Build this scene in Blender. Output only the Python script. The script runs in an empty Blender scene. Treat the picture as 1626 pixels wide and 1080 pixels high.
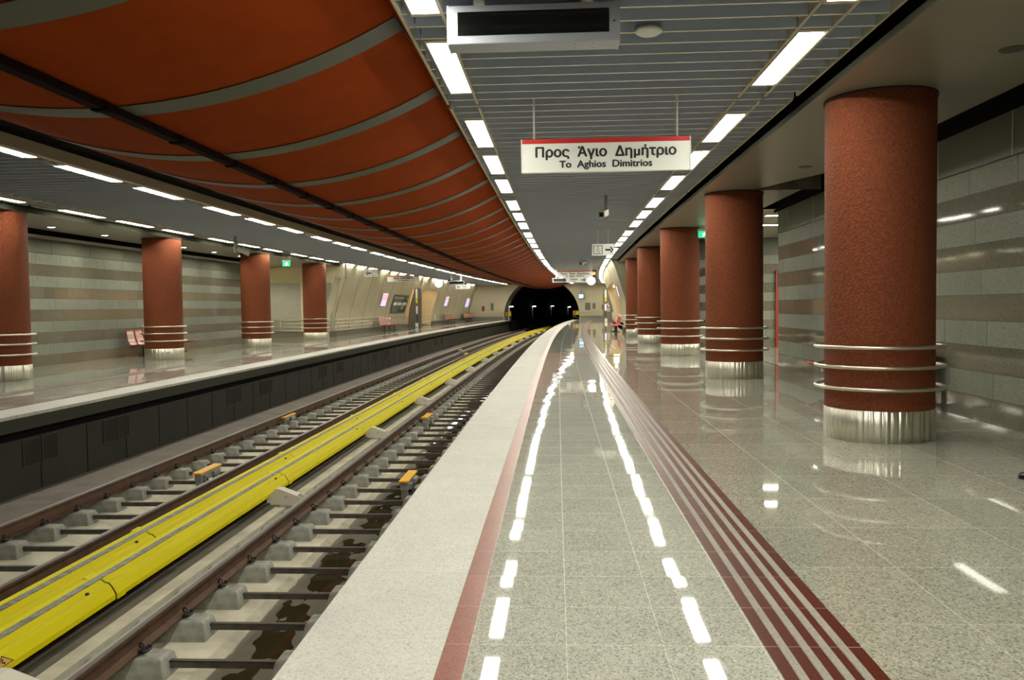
import bpy, bmesh, math, random
from mathutils import Vector, Matrix
random.seed(7)
SC = bpy.context.scene
COL = SC.collection

# ---------------------------------------------------------------- camera, world, exposure
def make_camera():
    f, pitch, roll = 1337.6, math.radians(2.2772), math.radians(-0.7194)
    fwd = Vector((0, math.cos(pitch), -math.sin(pitch)))
    right = Vector((1, 0, 0)); up = right.cross(fwd)
    R = right * math.cos(roll) + up * math.sin(roll)
    U = -right * math.sin(roll) + up * math.cos(roll)
    cd = bpy.data.cameras.new('camera'); cd.sensor_fit = 'HORIZONTAL'
    cd.sensor_width = 36; cd.lens = f * 36 / 1626; cd.clip_end = 400; cd.clip_start = .05
    cam = bpy.data.objects.new('camera', cd); COL.objects.link(cam)
    M = Matrix((R, U, -fwd)).transposed().to_4x4(); M.translation = (0, 0, 1.58)
    cam.matrix_world = M
    SC.camera = cam
make_camera()
w = bpy.data.worlds.new('world'); SC.world = w; w.use_nodes = True
w.node_tree.nodes['Background'].inputs[0].default_value = (.8, .9, 1, 1)
w.node_tree.nodes['Background'].inputs[1].default_value = 0.0
SC.view_settings.view_transform = 'Standard'
SC.view_settings.look = 'None'
SC.view_settings.gamma = 1
SC.view_settings.exposure = 0.12
SC.view_settings.use_curve_mapping = False
LAMP_STRENGTH = 40.0
LAMP_COLOUR = (1.0, .975, .83, 1)

# ---------------------------------------------------------------- the curved alignment of the station
# s = metres along the near platform edge, d = metres to the right of it, z = height over the platform
C0, C1, C2, C3 = -1.22598268, 5.13668318e-2, 1.14226603e-4, 2.46221602e-6
def xe(y): return C0 + C1*y + C2*y*y + C3*y**3
def dxe(y): return C1 + 2*C2*y + 3*C3*y*y
_S = []
def _table():
    y, s, h = -30.0, 0.0, .1
    tab = []
    while y < 210:
        tab.append((s, y)); s += h*math.sqrt(1+dxe(y+h/2)**2); y += h
    s0 = next(t[0] for t in tab if t[1] > -1e-6)
    return [(t[0]-s0, t[1]) for t in tab]
_S = _table(); _STEP = .1
def yof(s):
    lo, hi = 0, len(_S)-1
    while hi-lo > 1:
        m = (lo+hi)//2
        if _S[m][0] <= s: lo = m
        else: hi = m
    a, b = _S[lo], _S[hi]
    return a[1] + (s-a[0])/(b[0]-a[0])*(b[1]-a[1])
_cache = {}
def frame(s):
    k = round(s, 5)
    if k not in _cache:
        y = yof(s); g = dxe(y); n = math.sqrt(1+g*g)
        _cache[k] = (xe(y), y, g/n, 1/n)
    return _cache[k]
def P(s, d, z):
    x, y, sg, cg = frame(s)
    return Vector((x + d*cg, y - d*sg, z))
def heading(s):
    x, y, sg, cg = frame(s)
    return -math.atan2(sg, cg)          # rotation about z that turns local +y along the track

# ---------------------------------------------------------------- mesh builder
class MB:
    def __init__(self): self.v = []; self.f = []; self.uv = []; self.sm = []
    def face(self, pts, uvs=None, smooth=False):
        i = len(self.v); self.v += [tuple(p) for p in pts]
        self.f.append(tuple(range(i, i+len(pts)))); self.sm.append(smooth)
        self.uv.append(uvs or [(p[0], p[1]) for p in pts])
    def grid(self, rows, uvrows, smooth=False, close=False):
        i = len(self.v); n = len(rows[0])
        for r in rows: self.v += [tuple(p) for p in r]
        for a in range(len(rows)-1):
            for b in range(n-1 + (1 if close else 0)):
                c = (b+1) % n
                self.f.append((i+a*n+b, i+(a+1)*n+b, i+(a+1)*n+c, i+a*n+c)); self.sm.append(smooth)
                self.uv.append([uvrows[a][b], uvrows[a+1][b], uvrows[a+1][c], uvrows[a][c]])
    def sweep(self, prof, s0, s1, step=1.0, closed=False, uvmode='len', smooth=False, caps=False, off=None):
        """profile [(d,z)...] swept along the curve; uv = (s, d) / (s, z) / (s, profile length)"""
        n = max(1, int(math.ceil((s1-s0)/step)))
        L = [0.0]
        for a, b in zip(prof, prof[1:]): L.append(L[-1] + math.hypot(b[0]-a[0], b[1]-a[1]))
        rows, uvs = [], []
        for k in range(n+1):
            s = s0 + (s1-s0)*k/n
            rows.append([P(s, d, z) for d, z in prof])
            uvs.append([(s, d if uvmode == 'd' else z if uvmode == 'z' else l) for (d, z), l in zip(prof, L)])
        self.grid(rows, uvs, smooth, closed)
        if caps:
            self.face(rows[0][::-1], [(p[0], p[1]) for p in prof][::-1]); self.face(rows[-1], [(p[0], p[1]) for p in prof])
        return self
    def cbox(self, s0, s1, d0, d1, z0, z1, step=2.0):
        """box that follows the curve"""
        return self.sweep([(d0, z0), (d0, z1), (d1, z1), (d1, z0)], s0, s1, step, closed=True, caps=True)
    def box(self, x0, x1, y0, y1, z0, z1, M=None):
        c = [Vector((x, y, z)) for z in (z0, z1) for y in (y0, y1) for x in (x0, x1)]
        if M: c = [M @ p for p in c]
        for q in ((0, 2, 3, 1), (4, 5, 7, 6), (0, 1, 5, 4), (2, 6, 7, 3), (0, 4, 6, 2), (1, 3, 7, 5)):
            pts = [c[k] for k in q]
            ax = [[(p.x, p.y) for p in pts], [(p.x, p.z) for p in pts], [(p.y, p.z) for p in pts]]
            sp = [abs(sum(u[i][0]*u[(i+1) % 4][1]-u[(i+1) % 4][0]*u[i][1] for i in range(4))) for u in ax]
            self.face(pts, ax[sp.index(max(sp))])
        return self
    def prism(self, poly, y0, y1, plane='xz', smooth=False):
        """closed polygon extruded along the third axis"""
        def pt(a, b, c):
            return Vector((a, c, b)) if plane == 'xz' else Vector((c, a, b)) if plane == 'yz' else Vector((a, b, c))
        n = len(poly)
        A = [pt(a, b, y0) for a, b in poly]; B = [pt(a, b, y1) for a, b in poly]
        self.face(A, [p for p in poly]); self.face(B[::-1], [p for p in poly][::-1])
        for i in range(n):
            j = (i+1) % n
            self.face([A[i], B[i], B[j], A[j]], [(y0, 0), (y1, 0), (y1, .1), (y0, .1)], smooth)
        return self
    def tube(self, pts, r, n=10, closed=False, caps=True, rr=None):
        pts = [Vector(p) for p in pts]; m = len(pts); rows = []; L = 0; uvs = []
        pu = None
        for i, p in enumerate(pts):
            if closed: t = pts[(i+1) % m]-pts[i-1]
            else: t = pts[min(i+1, m-1)]-pts[max(i-1, 0)]
            t.normalize()
            if pu is None:
                a = Vector((0, 0, 1)) if abs(t.z) < .9 else Vector((1, 0, 0))
                u = t.cross(a).normalized()
            else:
                u = (pu - t*pu.dot(t)).normalized()
            pu = u; v = t.cross(u)
            q = rr[i] if rr else r
            rows.append([p + (u*math.cos(2*math.pi*k/n)+v*math.sin(2*math.pi*k/n))*q for k in range(n)])
            if i: L += (pts[i]-pts[i-1]).length
            uvs.append([(L, k*.01) for k in range(n)])
        if closed: rows.append(rows[0]); uvs.append(uvs[0])
        self.grid(rows, uvs, True, True)
        if caps and not closed:
            self.face(rows[0][::-1]); self.face(rows[-1])
        return self
    def lathe(self, prof, n=48, axis='z', smooth=True, o=(0, 0, 0)):
        rows, uvs = [], []
        L = 0
        for i, (r, h) in enumerate(prof):
            row = []
            for k in range(n):
                a = 2*math.pi*k/n
                p = (r*math.cos(a), r*math.sin(a), h) if axis == 'z' else (r*math.cos(a), h, r*math.sin(a))
                row.append(Vector(p)+Vector(o))
            rows.append(row)
            if i: L += math.hypot(r-prof[i-1][0], h-prof[i-1][1])
            uvs.append([(k/n*6.28*max(.01, r), L) for k in range(n)])
        self.grid(rows, uvs, smooth, True)
        return self
    def mesh(self, name, mat, bevel=0, seg=2):
        me = bpy.data.meshes.new(name); me.from_pydata(self.v, [], self.f)
        uvl = me.uv_layers.new(name='UVMap'); k = 0
        for u in self.uv:
            for c in u: uvl.data[k].uv = c; k += 1
        me.polygons.foreach_set('use_smooth', self.sm)
        bm = bmesh.new(); bm.from_mesh(me)
        bmesh.ops.remove_doubles(bm, verts=bm.verts, dist=1e-5)
        bmesh.ops.recalc_face_normals(bm, faces=bm.faces)
        if bevel:
            es = [e for e in bm.edges if len(e.link_faces) == 2 and e.calc_face_angle(0) > .5]
            bmesh.ops.bevel(bm, geom=es, offset=bevel, segments=seg, affect='EDGES', profile=.5)
        bm.to_mesh(me); bm.free()
        me.materials.append(mat)
        return me
    def build(self, name, mat, parent=None, bevel=0, seg=2):
        o = bpy.data.objects.new(name, self.mesh(name, mat, bevel, seg)); COL.objects.link(o)
        if parent: o.parent = parent
        return o

def tag(o, label=None, cat=None, group=None, kind=None):
    if label: o['label'] = label
    if cat: o['category'] = cat
    if group: o['group'] = group
    if kind: o['kind'] = kind
    return o
def structure(o): o['kind'] = 'structure'; return o
def empty(name, s=None, d=0, z=0, rz=0, loc=None):
    o = bpy.data.objects.new(name, None); COL.objects.link(o); o.empty_display_size = .1
    o.location = loc if loc is not None else P(s, d, z)
    o.rotation_euler = (0, 0, (heading(s) if s is not None else 0) + rz)
    return o
def children(o): return [c for c in bpy.data.objects if c.parent == o]
_kids = {}
def copy_tree(o, parent=None):
    c = o.copy(); COL.objects.link(c)
    if parent: c.parent = parent
    if o.name not in _kids: _kids[o.name] = list(o.children)
    for ch in _kids[o.name]: copy_tree(ch, c)
    return c
def place(o, s, d, z=0, rz=0):
    o.location = P(s, d, z); o.rotation_euler = (0, 0, heading(s)+rz); return o
ONES = 'zeroth first second third fourth fifth sixth seventh eighth ninth tenth eleventh twelfth thirteenth fourteenth fifteenth sixteenth seventeenth eighteenth nineteenth'.split()
TENS = {20: 'twent', 30: 'thirt', 40: 'fort', 50: 'fift', 60: 'sixt', 70: 'sevent', 80: 'eight', 90: 'ninet'}
def ordinal(n):
    if n < 20: return ONES[n]
    if n >= 100: return 'hundredth' if n == 100 else 'hundred-and-' + ordinal(n-100)
    t, u = n//10*10, n % 10
    return TENS[t]+'ieth' if u == 0 else TENS[t]+'y-'+ONES[u]

# ---------------------------------------------------------------- materials
MATS = {}
class NT:
    def __init__(self, name):
        self.m = bpy.data.materials.new(name); self.m.use_nodes = True
        self.t = self.m.node_tree; self.p = self.t.nodes['Principled BSDF']
    def n(self, typ, ins=None, **kw):
        nd = self.t.nodes.new('ShaderNode'+typ)
        for k, v in kw.items(): setattr(nd, k, v)
        for k, v in (ins or {}).items(): self.set(nd, k, v)
        return nd
    def set(self, nd, k, v):
        s = nd.inputs[k]
        if isinstance(v, bpy.types.NodeSocket): self.t.links.new(v, s)
        else: s.default_value = v
    def math(self, op, a, b=0.0, clamp=False):
        nd = self.n('Math', {0: a, 1: b}, operation=op, use_clamp=clamp); return nd.outputs[0]
    def mix(self, fac, a, b, blend='MIX'):
        nd = self.n('Mix', data_type='RGBA', blend_type=blend)
        self.set(nd, 0, fac); self.set(nd, 6, a); self.set(nd, 7, b); return nd.outputs[2]
    def ramp(self, fac, stops, interp='LINEAR'):
        nd = self.n('ValToRGB', {0: fac}); cr = nd.color_ramp; cr.interpolation = interp
        while len(cr.elements) < len(stops): cr.elements.new(.5)
        for e, (p, c) in zip(cr.elements, stops):
            e.position = p; e.color = c if len(c) == 4 else (*c, 1)
        return nd.outputs[0]
    def noise(self, vec, scale, detail=2, rough=.5):
        return self.n('TexNoise', {'Vector': vec, 'Scale': scale, 'Detail': detail, 'Roughness': rough}).outputs['Fac']
    def bump(self, h, strength, dist):
        nd = self.n('Bump', {'Height': h, 'Strength': strength, 'Distance': dist}); return nd.outputs[0]
    def P(self, **kw):
        for k, v in kw.items(): self.set(self.p, k.replace('_', ' '), v)
        return self.m
def c4(c): return (*c, 1)

def plain(name, col, rough=.5, metal=0.0, emit=None, strength=0, spec=.5, coat=0, noise=0, nscale=30, bump=0):
    if name in MATS: return MATS[name]
    t = NT(name)
    t.P(Base_Color=c4(col), Roughness=rough, Metallic=metal)
    t.p.inputs['Specular IOR Level'].default_value = spec
    if coat: t.P(Coat_Weight=coat, Coat_Roughness=.05)
    if noise or bump:
        tc = t.n('TexCoord').outputs['Object']
        nz = t.noise(tc, nscale, 4, .6)
        if noise:
            lo = tuple(x*(1-noise) for x in col); hi = tuple(min(1, x*(1+noise)) for x in col)
            t.P(Base_Color=t.ramp(nz, [(.3, lo), (.7, hi)]))
        if bump: t.P(Normal=t.bump(nz, 1.0, bump))
    if emit: t.P(Emission_Color=c4(emit), Emission_Strength=strength)
    MATS[name] = t.m
    return t.m

def granite(name, dark, mid, light, rough, grain=260, tile=None, joint=(.5, .47, .4), jw=.004, tilt=0.0, off=(0, 0), bandcol=None, stagger=0.0, var=.12, jamt=.8, spec=.5):
    """speckled stone on uv metres, with optional slab joints and tiny per-slab tilts"""
    t = NT(name)
    uv = t.n('UVMap', uv_map='UVMap').outputs[0]
    sep = t.n('SeparateXYZ', {0: uv}); u, v = sep.outputs[0], sep.outputs[1]
    g1 = t.noise(uv, grain, 2, .7)
    g2 = t.n('TexVoronoi', {'Vector': uv, 'Scale': grain*.55}).outputs['Color']
    g2v = t.n('SeparateColor', {0: g2}).outputs[0]
    fac = t.math('ADD', t.math('MULTIPLY', g1, .65), t.math('MULTIPLY', g2v, .35))
    col = t.ramp(fac, [(.28, dark), (.45, mid), (.62, mid), (.78, light)])
    big = t.noise(uv, 2.5, 3, .6)
    col = t.mix(.35, col, t.mix(1.0, col, t.ramp(big, [(.3, (.82, .82, .82)), (.7, (1.12, 1.12, 1.12))]), 'MULTIPLY'))
    if tile:
        uu = t.math('ADD', t.math('DIVIDE', u, tile[0]), off[0]); vv = t.math('ADD', t.math('DIVIDE', v, tile[1]), off[1])
        row = t.math('FLOOR', vv)
        if stagger: uu = t.math('ADD', uu, t.math('MULTIPLY', row, stagger))
        cu, cv = t.math('FLOOR', uu), row
        cell = t.n('CombineXYZ', {0: cu, 1: cv})
        wn = t.n('TexWhiteNoise', {'Vector': cell.outputs[0]}, noise_dimensions='3D')
        if bandcol:
            par = t.math('FLOORED_MODULO', row, 2.0)
            col = t.mix(par, t.mix(1.0, col, c4(bandcol), 'MULTIPLY'), col)
        shade = t.ramp(wn.outputs['Value'], [(0, (1-var,)*3), (1, (1+var*.6,)*3)])
        col = t.mix(1.0, col, shade, 'MULTIPLY')
        fu, fv = t.math('FRACT', uu), t.math('FRACT', vv)
        def edge(f, wdt):
            a = t.math('MINIMUM', f, t.math('SUBTRACT', 1.0, f))
            return t.math('LESS_THAN', a, wdt)
        j = t.math('MAXIMUM', edge(fu, jw*.5/tile[0]), edge(fv, jw*.5/tile[1]))
        col = t.mix(t.math('MULTIPLY', j, jamt), col, c4(joint))
        if tilt:
            geo = t.n('NewGeometry').outputs['Normal']
            r = t.n('VectorMath', {0: wn.outputs['Color'], 1: (-.5, -.5, -.5)}, operation='ADD').outputs[0]
            lf = t.n('TexNoise', {'Vector': uv, 'Scale': 1.6, 'Detail': 1}).outputs['Color']
            lf = t.n('VectorMath', {0: lf, 1: (-.5, -.5, -.5)}, operation='ADD').outputs[0]
            lf = t.n('VectorMath', {0: lf}, operation='SCALE'); lf.inputs['Scale'].default_value = .35
            r = t.n('VectorMath', {0: r, 1: lf.outputs[0]}, operation='ADD').outputs[0]
            sc = t.n('VectorMath', {0: r}, operation='SCALE'); sc.inputs['Scale'].default_value = tilt
            ad = t.n('VectorMath', {0: geo, 1: sc.outputs[0]}, operation='ADD').outputs[0]
            t.P(Normal=t.n('VectorMath', {0: ad}, operation='NORMALIZE').outputs[0])
        rr = t.math('ADD', rough, t.math('MULTIPLY', j, .3))
        if bandcol: rr = t.math('ADD', rr, t.math('MULTIPLY', par, .5))
        t.P(Roughness=rr)
    else:
        t.P(Roughness=rough)
    t.P(Base_Color=col); t.p.inputs['Specular IOR Level'].default_value = spec
    return t.m

G_EDGE = granite('edge_granite_flamed', (.36, .355, .32), (.56, .555, .51), (.70, .695, .65), .75, 190, (1.0, .69), (.42, .40, .34), .003, 0, (0, 0), var=.04, spec=.25)
G_PINK = granite('pink_granite', (.17, .06, .045), (.26, .10, .075), (.40, .19, .15), .3, 240, (.5, 9), (.45, .36, .3), .004, .004, (.12, .5), spec=.08)
G_FLOOR = granite('grey_granite_polished', (.17, .17, .145), (.45, .45, .39), (.80, .80, .72), .03, 190, (.5, .45), (.56, .53, .42), .005, .006, (.12, .2), var=.06, jamt=.2)
G_FLOOR2 = granite('grey_granite_field', (.115, .115, .09), (.35, .345, .28), (.70, .69, .60), .03, 160, (.9, .9), (.40, .37, .30), .005, .005, (.3, .41), var=.12, jamt=.35)
G_RED = granite('red_granite', (.048, .0095, .005), (.088, .018, .009), (.135, .032, .018), .3, 240, (.5, 30), (.40, .33, .27), .006, .002, (.12, .5), var=.15, spec=.05)
G_BAR = granite('tactile_bar_grey', (.22, .195, .17), (.32, .295, .26), (.42, .39, .35), .55, 240, (.5, 30), (.34, .30, .25), .004, 0, (.12, .5), var=.05, spec=.04)
LIP = plain('ceiling_edge_dark', (.028, .029, .019), .85, spec=.08)
FASC2 = plain('far_fascia_metal', (.44, .37, .26), .5)
COLLAR = plain('collar_shadow_red', (.05, .014, .006), .8)  # dark tone painted as the thin shadow at the column top
LEDGE2 = plain('ledge_slope_concrete', (.36, .34, .27), .85, noise=.2, nscale=3)
G_WALL = granite('striped_wall_granite', (.13, .135, .105), (.235, .245, .20), (.34, .35, .295), .05, 120, (1.2, .3333), (.05, .045, .03), .012, .004, (.37, .04), bandcol=(.72, .64, .58), stagger=.43, var=.12, jamt=.8, spec=.25)
CREAM_L = plain('cream_cross_wall_brightened', (.70, .64, .44), .6, noise=.05, nscale=1)  # cream lightened in place of light on the left cross wall
G_PANEL = granite('granite_wall_panel', (.22, .21, .175), (.40, .39, .33), (.56, .55, .48), .35, 90)
G_PYLON = granite('dark_pylon_granite', (.09, .085, .07), (.14, .13, .11), (.2, .19, .16), .3, 120)
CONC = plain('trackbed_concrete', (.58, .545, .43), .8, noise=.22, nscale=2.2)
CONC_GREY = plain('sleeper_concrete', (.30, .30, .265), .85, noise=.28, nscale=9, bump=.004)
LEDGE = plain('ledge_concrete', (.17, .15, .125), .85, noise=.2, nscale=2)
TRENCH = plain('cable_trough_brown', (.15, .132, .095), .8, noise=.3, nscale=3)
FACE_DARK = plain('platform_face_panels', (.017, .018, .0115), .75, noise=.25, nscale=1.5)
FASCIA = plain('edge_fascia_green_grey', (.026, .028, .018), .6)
SLABSIDE = plain('edge_slab_side', (.24, .22, .16), .7)
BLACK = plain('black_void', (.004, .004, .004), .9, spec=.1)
ROOF = plain('dark_roof_slab', (.012, .012, .012), .95, spec=.1)
STUCCO_T = NT('red_stucco')
def _stucco():
    t = STUCCO_T; tc = t.n('TexCoord').outputs['Object']
    n1 = t.noise(tc, 36, 3, .55); n2 = t.noise(tc, 100, 2, .5)
    h = t.math('ADD', t.math('MULTIPLY', n1, .75), t.math('MULTIPLY', n2, .25))
    col = t.ramp(h, [(.3, (.105, .0245, .0075)), (.65, (.205, .052, .0165))])
    t.P(Base_Color=col, Roughness=.75, Normal=t.bump(h, 1.0, .03)); t.p.inputs['Specular IOR Level'].default_value = .25
    return t.m
STUCCO = _stucco()
STEEL_T = NT('brushed_steel')
def _steel():
    t = STEEL_T; uv = t.n('UVMap', uv_map='UVMap').outputs[0]
    mp = t.n('Mapping', {0: uv}); mp.inputs['Scale'].default_value = (14, .2, 1)
    nz = t.noise(mp.outputs[0], 1.0, 2, .5)
    t.P(Base_Color=(.70, .68, .58, 1), Metallic=1.0, Roughness=.29, Normal=t.bump(nz, 1.0, .05), Anisotropic=.92, Anisotropic_Rotation=.25)
    tg = t.n('Tangent', direction_type='UV_MAP', uv_map='UVMap'); t.P(Tangent=tg.outputs[0])
    return t.m
STEEL = _steel()
TUBE = plain('satin_steel_tube', (.62, .58, .48), .32, 1.0)
ALU = plain('aluminium_housing', (.40, .425, .49), .42, .15)
SLAT = plain('slat_grey_cool_tint', (.55, .62, .76), .55)  # grey slats; the blue tint stands in for cool light on their faces
SLATEDGE = plain('slat_edge_bounce_lit', (.82, .78, .64), .45)  # lower edges coloured brighter, as if lit by floor bounce
FRAME = plain('light_frame_cream', (.56, .53, .41), .4, .2)
FLAT_T = NT('flat_ceiling_metal')
def _flat():
    t = FLAT_T; uv = t.n('UVMap', uv_map='UVMap').outputs[0]
    sep = t.n('SeparateXYZ', {0: uv})
    f = t.math('FRACT', t.math('DIVIDE', sep.outputs[0], 1.03)); e = t.math('LESS_THAN', f, .006)
    col = t.mix(t.math('MULTIPLY', e, .5), (.27, .245, .185, 1), (.06, .05, .04, 1))
    t.P(Base_Color=col, Roughness=.33, Metallic=.15)
    return t.m
FLAT = _flat()
UPPER = plain('upper_wall_metal', (.125, .135, .10), .42, .2)
CREAM = plain('cream_vault_panels', (.52, .475, .33), .42, noise=.06, nscale=1)
CREAM_D = plain('cream_wall_render', (.50, .45, .31), .6, noise=.05, nscale=1)
OLIVE = plain('olive_cross_wall_dimmed', (.24, .225, .15), .6)  # olive wall, darkened to stand in for the dim light there
ORANGE = plain('orange_portal_wall', (.66, .36, .13), .5)
JOINT = plain('panel_joint', (.12, .105, .07), .6)
RED_FAB = plain('red_canopy_panel', (.30, .043, .0030), .75, noise=.08, nscale=3, spec=.06)
RIB = plain('canopy_rib_grey_green', (.085, .094, .070), .5)
TRAY = plain('cable_tray_maroon', (.010, .0020, .0014), .75, spec=.08)
RAIL_RUST = plain('rail_rust', (.085, .043, .021), .6, noise=.35, nscale=8)
RAIL_TOP = plain('rail_head_worn', (.085, .068, .052), .4, .6)
RAIL_SHINE = plain('rail_contact_band', (.36, .34, .30), .5, .4)
TIE = plain('tie_bar_steel', (.075, .062, .048), .6, noise=.3, nscale=12)
CLIP = plain('rail_clip_black', (.012, .012, .012), .45)
PAD = plain('clip_pad_light', (.42, .42, .38), .6)
YELLOW = plain('yellow_cover', (.64, .56, .0015), .55, spec=.10)
YELLOW_HI = plain('yellow_lip', (.72, .65, .002), .5, spec=.12)
CONDUCTOR = plain('conductor_rail_grey', (.23, .23, .20), .55, .3, noise=.5, nscale=14)
CREAM_BR = plain('bracket_offwhite', (.70, .67, .56), .5)
ORANGE_LID = plain('orange_lid', (.85, .43, .012), .45)
BOXGREY = plain('box_grey', (.30, .30, .28), .5, .3)
WATER = plain('puddle_water', (.035, .028, .012), .02, spec=.6)
WHITE = plain('sign_white', (.86, .87, .82), .45)
SIGNRED = plain('sign_red', (.62, .018, .012), .45)
INK = plain('sign_black_ink', (.012, .014, .013), .5)
WHITE_TRIM = plain('white_trim', (.75, .75, .70), .4)
SCREEN = plain('black_screen', (.003, .003, .003), .12)
LAMP = plain('lit_diffuser', (.9, .9, .85), .5, emit=LAMP_COLOUR[:3], strength=LAMP_STRENGTH)
CLOCKFACE = plain('lit_clock_face', (.9, .9, .85), .5, emit=(1, .98, .9), strength=6)
GREEN_LIT = plain('lit_exit_green', (.02, .45, .18), .5, emit=(.02, .55, .22), strength=1.3)
GREEN_WHITE = plain('lit_exit_white', (.9, .95, .9), .5, emit=(.85, 1, .9), strength=2.0)
PINK_LIT = plain('lit_poster_pink', (.8, .4, .5), .5, emit=(.85, .35, .5), strength=1.0)
LILAC_LIT = plain('lit_poster_lilac', (.7, .65, .8), .5, emit=(.62, .55, .85), strength=.9)
BLUE_LIT = plain('lit_monitor_blue', (.3, .5, .8), .5, emit=(.35, .6, 1), strength=1.6)
RED_LIT = plain('lit_signal_red', (.9, .1, .02), .5, emit=(1, .08, .02), strength=9)
AMBER_LIT = plain('lit_amber', (.9, .5, .05), .5, emit=(1, .45, .05), strength=5)
PORTAL_LIT = plain('lit_portal_fill', (.9, .85, .7), .5, emit=(1, .82, .5), strength=7)
TUN_LIT = plain('lit_tunnel_tube', (.9, .9, .85), .5, emit=(1, .96, .85), strength=7)
BENCH_RED = plain('bench_seat_sheen', (.50, .36, .29), .25, .25, coat=.5)
BENCH_EDGE = plain('bench_red_edge', (.50, .018, .014), .35)
BENCH_LEG = plain('bench_dark_leg', (.05, .05, .045), .5)
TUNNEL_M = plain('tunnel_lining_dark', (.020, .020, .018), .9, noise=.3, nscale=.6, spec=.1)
REVEAL = plain('tunnel_reveal_grey', (.30, .285, .20), .8)
PLINTH = plain('plinth_steel_grey', (.22, .21, .17), .3, .5)
GLASS_DK = plain('vitrine_glass', (.05, .062, .055), .08)
WARN = plain('warning_orange', (.62, .30, .02), .5)
DOOR_RED = plain('door_dark_red', (.26, .030, .012), .5)
SHOE = plain('black_leather', (.008, .007, .006), .3, coat=.3)
CAMBODY = plain('camera_body_grey', (.42, .40, .33), .45)
POLE_GREY = plain('pole_grey', (.25, .25, .21), .5, .4)
OFFLAMP = plain('downlight_grey', (.10, .095, .075), .5, .4)
WETCONC_T = NT('trough_concrete')
def _wet():
    t = WETCONC_T; at = t.n('VertexColor', layer_name='wet').outputs[0]
    w_ = t.n('SeparateColor', {0: at}).outputs[0]
    tc = t.n('TexCoord').outputs['Object']; nz = t.noise(tc, 6, 4, .6)
    base = t.ramp(nz, [(.3, (.36, .33, .245)), (.7, (.50, .465, .36))])
    k = t.ramp(t.math('ADD', w_, t.math('MULTIPLY', t.math('SUBTRACT', nz, .5), .35)), [(.38, (0, 0, 0)), (.56, (1, 1, 1))])
    t.P(Base_Color=t.mix(k, base, (.085, .072, .042, 1)), Roughness=t.math('SUBTRACT', .85, t.math('MULTIPLY', k, .35)))
    return t.m
WETCONC = _wet()

# ---------------------------------------------------------------- dimensions
S0, S1 = -9.0, 96.0          # built stretch of the station
GAP = 7.09                   # distance between the two platform edges
SLATZ, FLATZ, ROOFZ = 4.08, 3.935, 4.95
OPP = lambda d: -GAP - d
SW = 47.0                    # cross walls: columns before, vault after

# ================================================================ SETTING
def platform(side):
    f = (lambda d: d) if side > 0 else OPP
    end = 6.75 if side > 0 else 6.81
    nm = 'near' if side > 0 else 'far'
    structure(MB().sweep([(f(0), -.05), (f(0), 0), (f(.69), 0)], S0, S1+.0, 1, uvmode='d').build(nm+'_platform_edge', G_EDGE))
    structure(MB().sweep([(f(.03), -.26), (f(.0), -.05)], S0, S1, 1).build(nm+'_edge_side', FASCIA))
    structure(MB().sweep([(f(.69), 0), (f(.81), 0)], S0, S1, 1, uvmode='d').build(nm+'_pink_strip', G_PINK))
    structure(MB().sweep([(f(.81), 0), (f(2.17), 0)], S0, S1, 1, uvmode='d').build('floor', G_FLOOR))
    tw = MB().sweep([(f(2.17), 0), (f(2.61), 0)], S0, S1, 1, uvmode='d').build(nm+'_tactile_strip', G_RED); structure(tw)
    for a, b in ((.063, .105), (.162, .204), (.252, .294), (.334, .376)):
        structure(MB().sweep([(f(2.17+a), .0), (f(2.17+a+.004), .004), (f(2.17+b-.004), .004), (f(2.17+b), .0)], S0, S1, 1, uvmode='d').build(nm+'_tactile_bar', G_BAR, tw))
    structure(MB().sweep([(f(2.61), 0), (f(end+.05), 0)], S0, S1, 1, uvmode='d').build('floor', G_FLOOR2))
    # shadow recess and face below the nosing
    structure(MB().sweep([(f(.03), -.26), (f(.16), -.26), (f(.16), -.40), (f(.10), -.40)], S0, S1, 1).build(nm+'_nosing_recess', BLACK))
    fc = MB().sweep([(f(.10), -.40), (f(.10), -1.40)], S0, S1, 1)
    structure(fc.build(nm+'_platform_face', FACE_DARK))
platform(1); platform(-1)
# upright panel joints on the far platform face
mb = MB()
for k in range(60):
    s = 11.9 + 1.35*k
    if s < 95: mb.cbox(s, s+.012, -GAP-.101, -GAP-.094, -1.28, -.41)
structure(mb.build('far_face_joint', BLACK))

# trackbed, swept as one channel; the wet trough of the near track is a separate strip
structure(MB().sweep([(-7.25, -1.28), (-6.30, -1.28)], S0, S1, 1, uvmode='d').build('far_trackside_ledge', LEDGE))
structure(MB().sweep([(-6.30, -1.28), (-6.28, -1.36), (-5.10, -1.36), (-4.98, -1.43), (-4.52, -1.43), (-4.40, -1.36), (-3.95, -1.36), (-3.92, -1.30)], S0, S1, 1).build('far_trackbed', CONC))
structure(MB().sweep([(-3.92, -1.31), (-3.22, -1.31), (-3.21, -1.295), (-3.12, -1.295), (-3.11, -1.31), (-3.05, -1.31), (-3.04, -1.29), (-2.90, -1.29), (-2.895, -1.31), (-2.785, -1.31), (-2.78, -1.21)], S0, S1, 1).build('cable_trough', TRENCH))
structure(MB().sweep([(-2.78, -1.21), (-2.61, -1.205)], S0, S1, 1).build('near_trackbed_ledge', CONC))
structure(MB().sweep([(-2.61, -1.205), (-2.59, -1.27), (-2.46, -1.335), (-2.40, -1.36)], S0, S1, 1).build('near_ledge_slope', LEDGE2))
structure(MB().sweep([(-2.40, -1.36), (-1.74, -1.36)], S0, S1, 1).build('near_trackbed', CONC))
structure(MB().sweep([(-1.02, -1.36), (.2, -1.36)], S0, S1, 1).build('near_trackbed', CONC))
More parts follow.
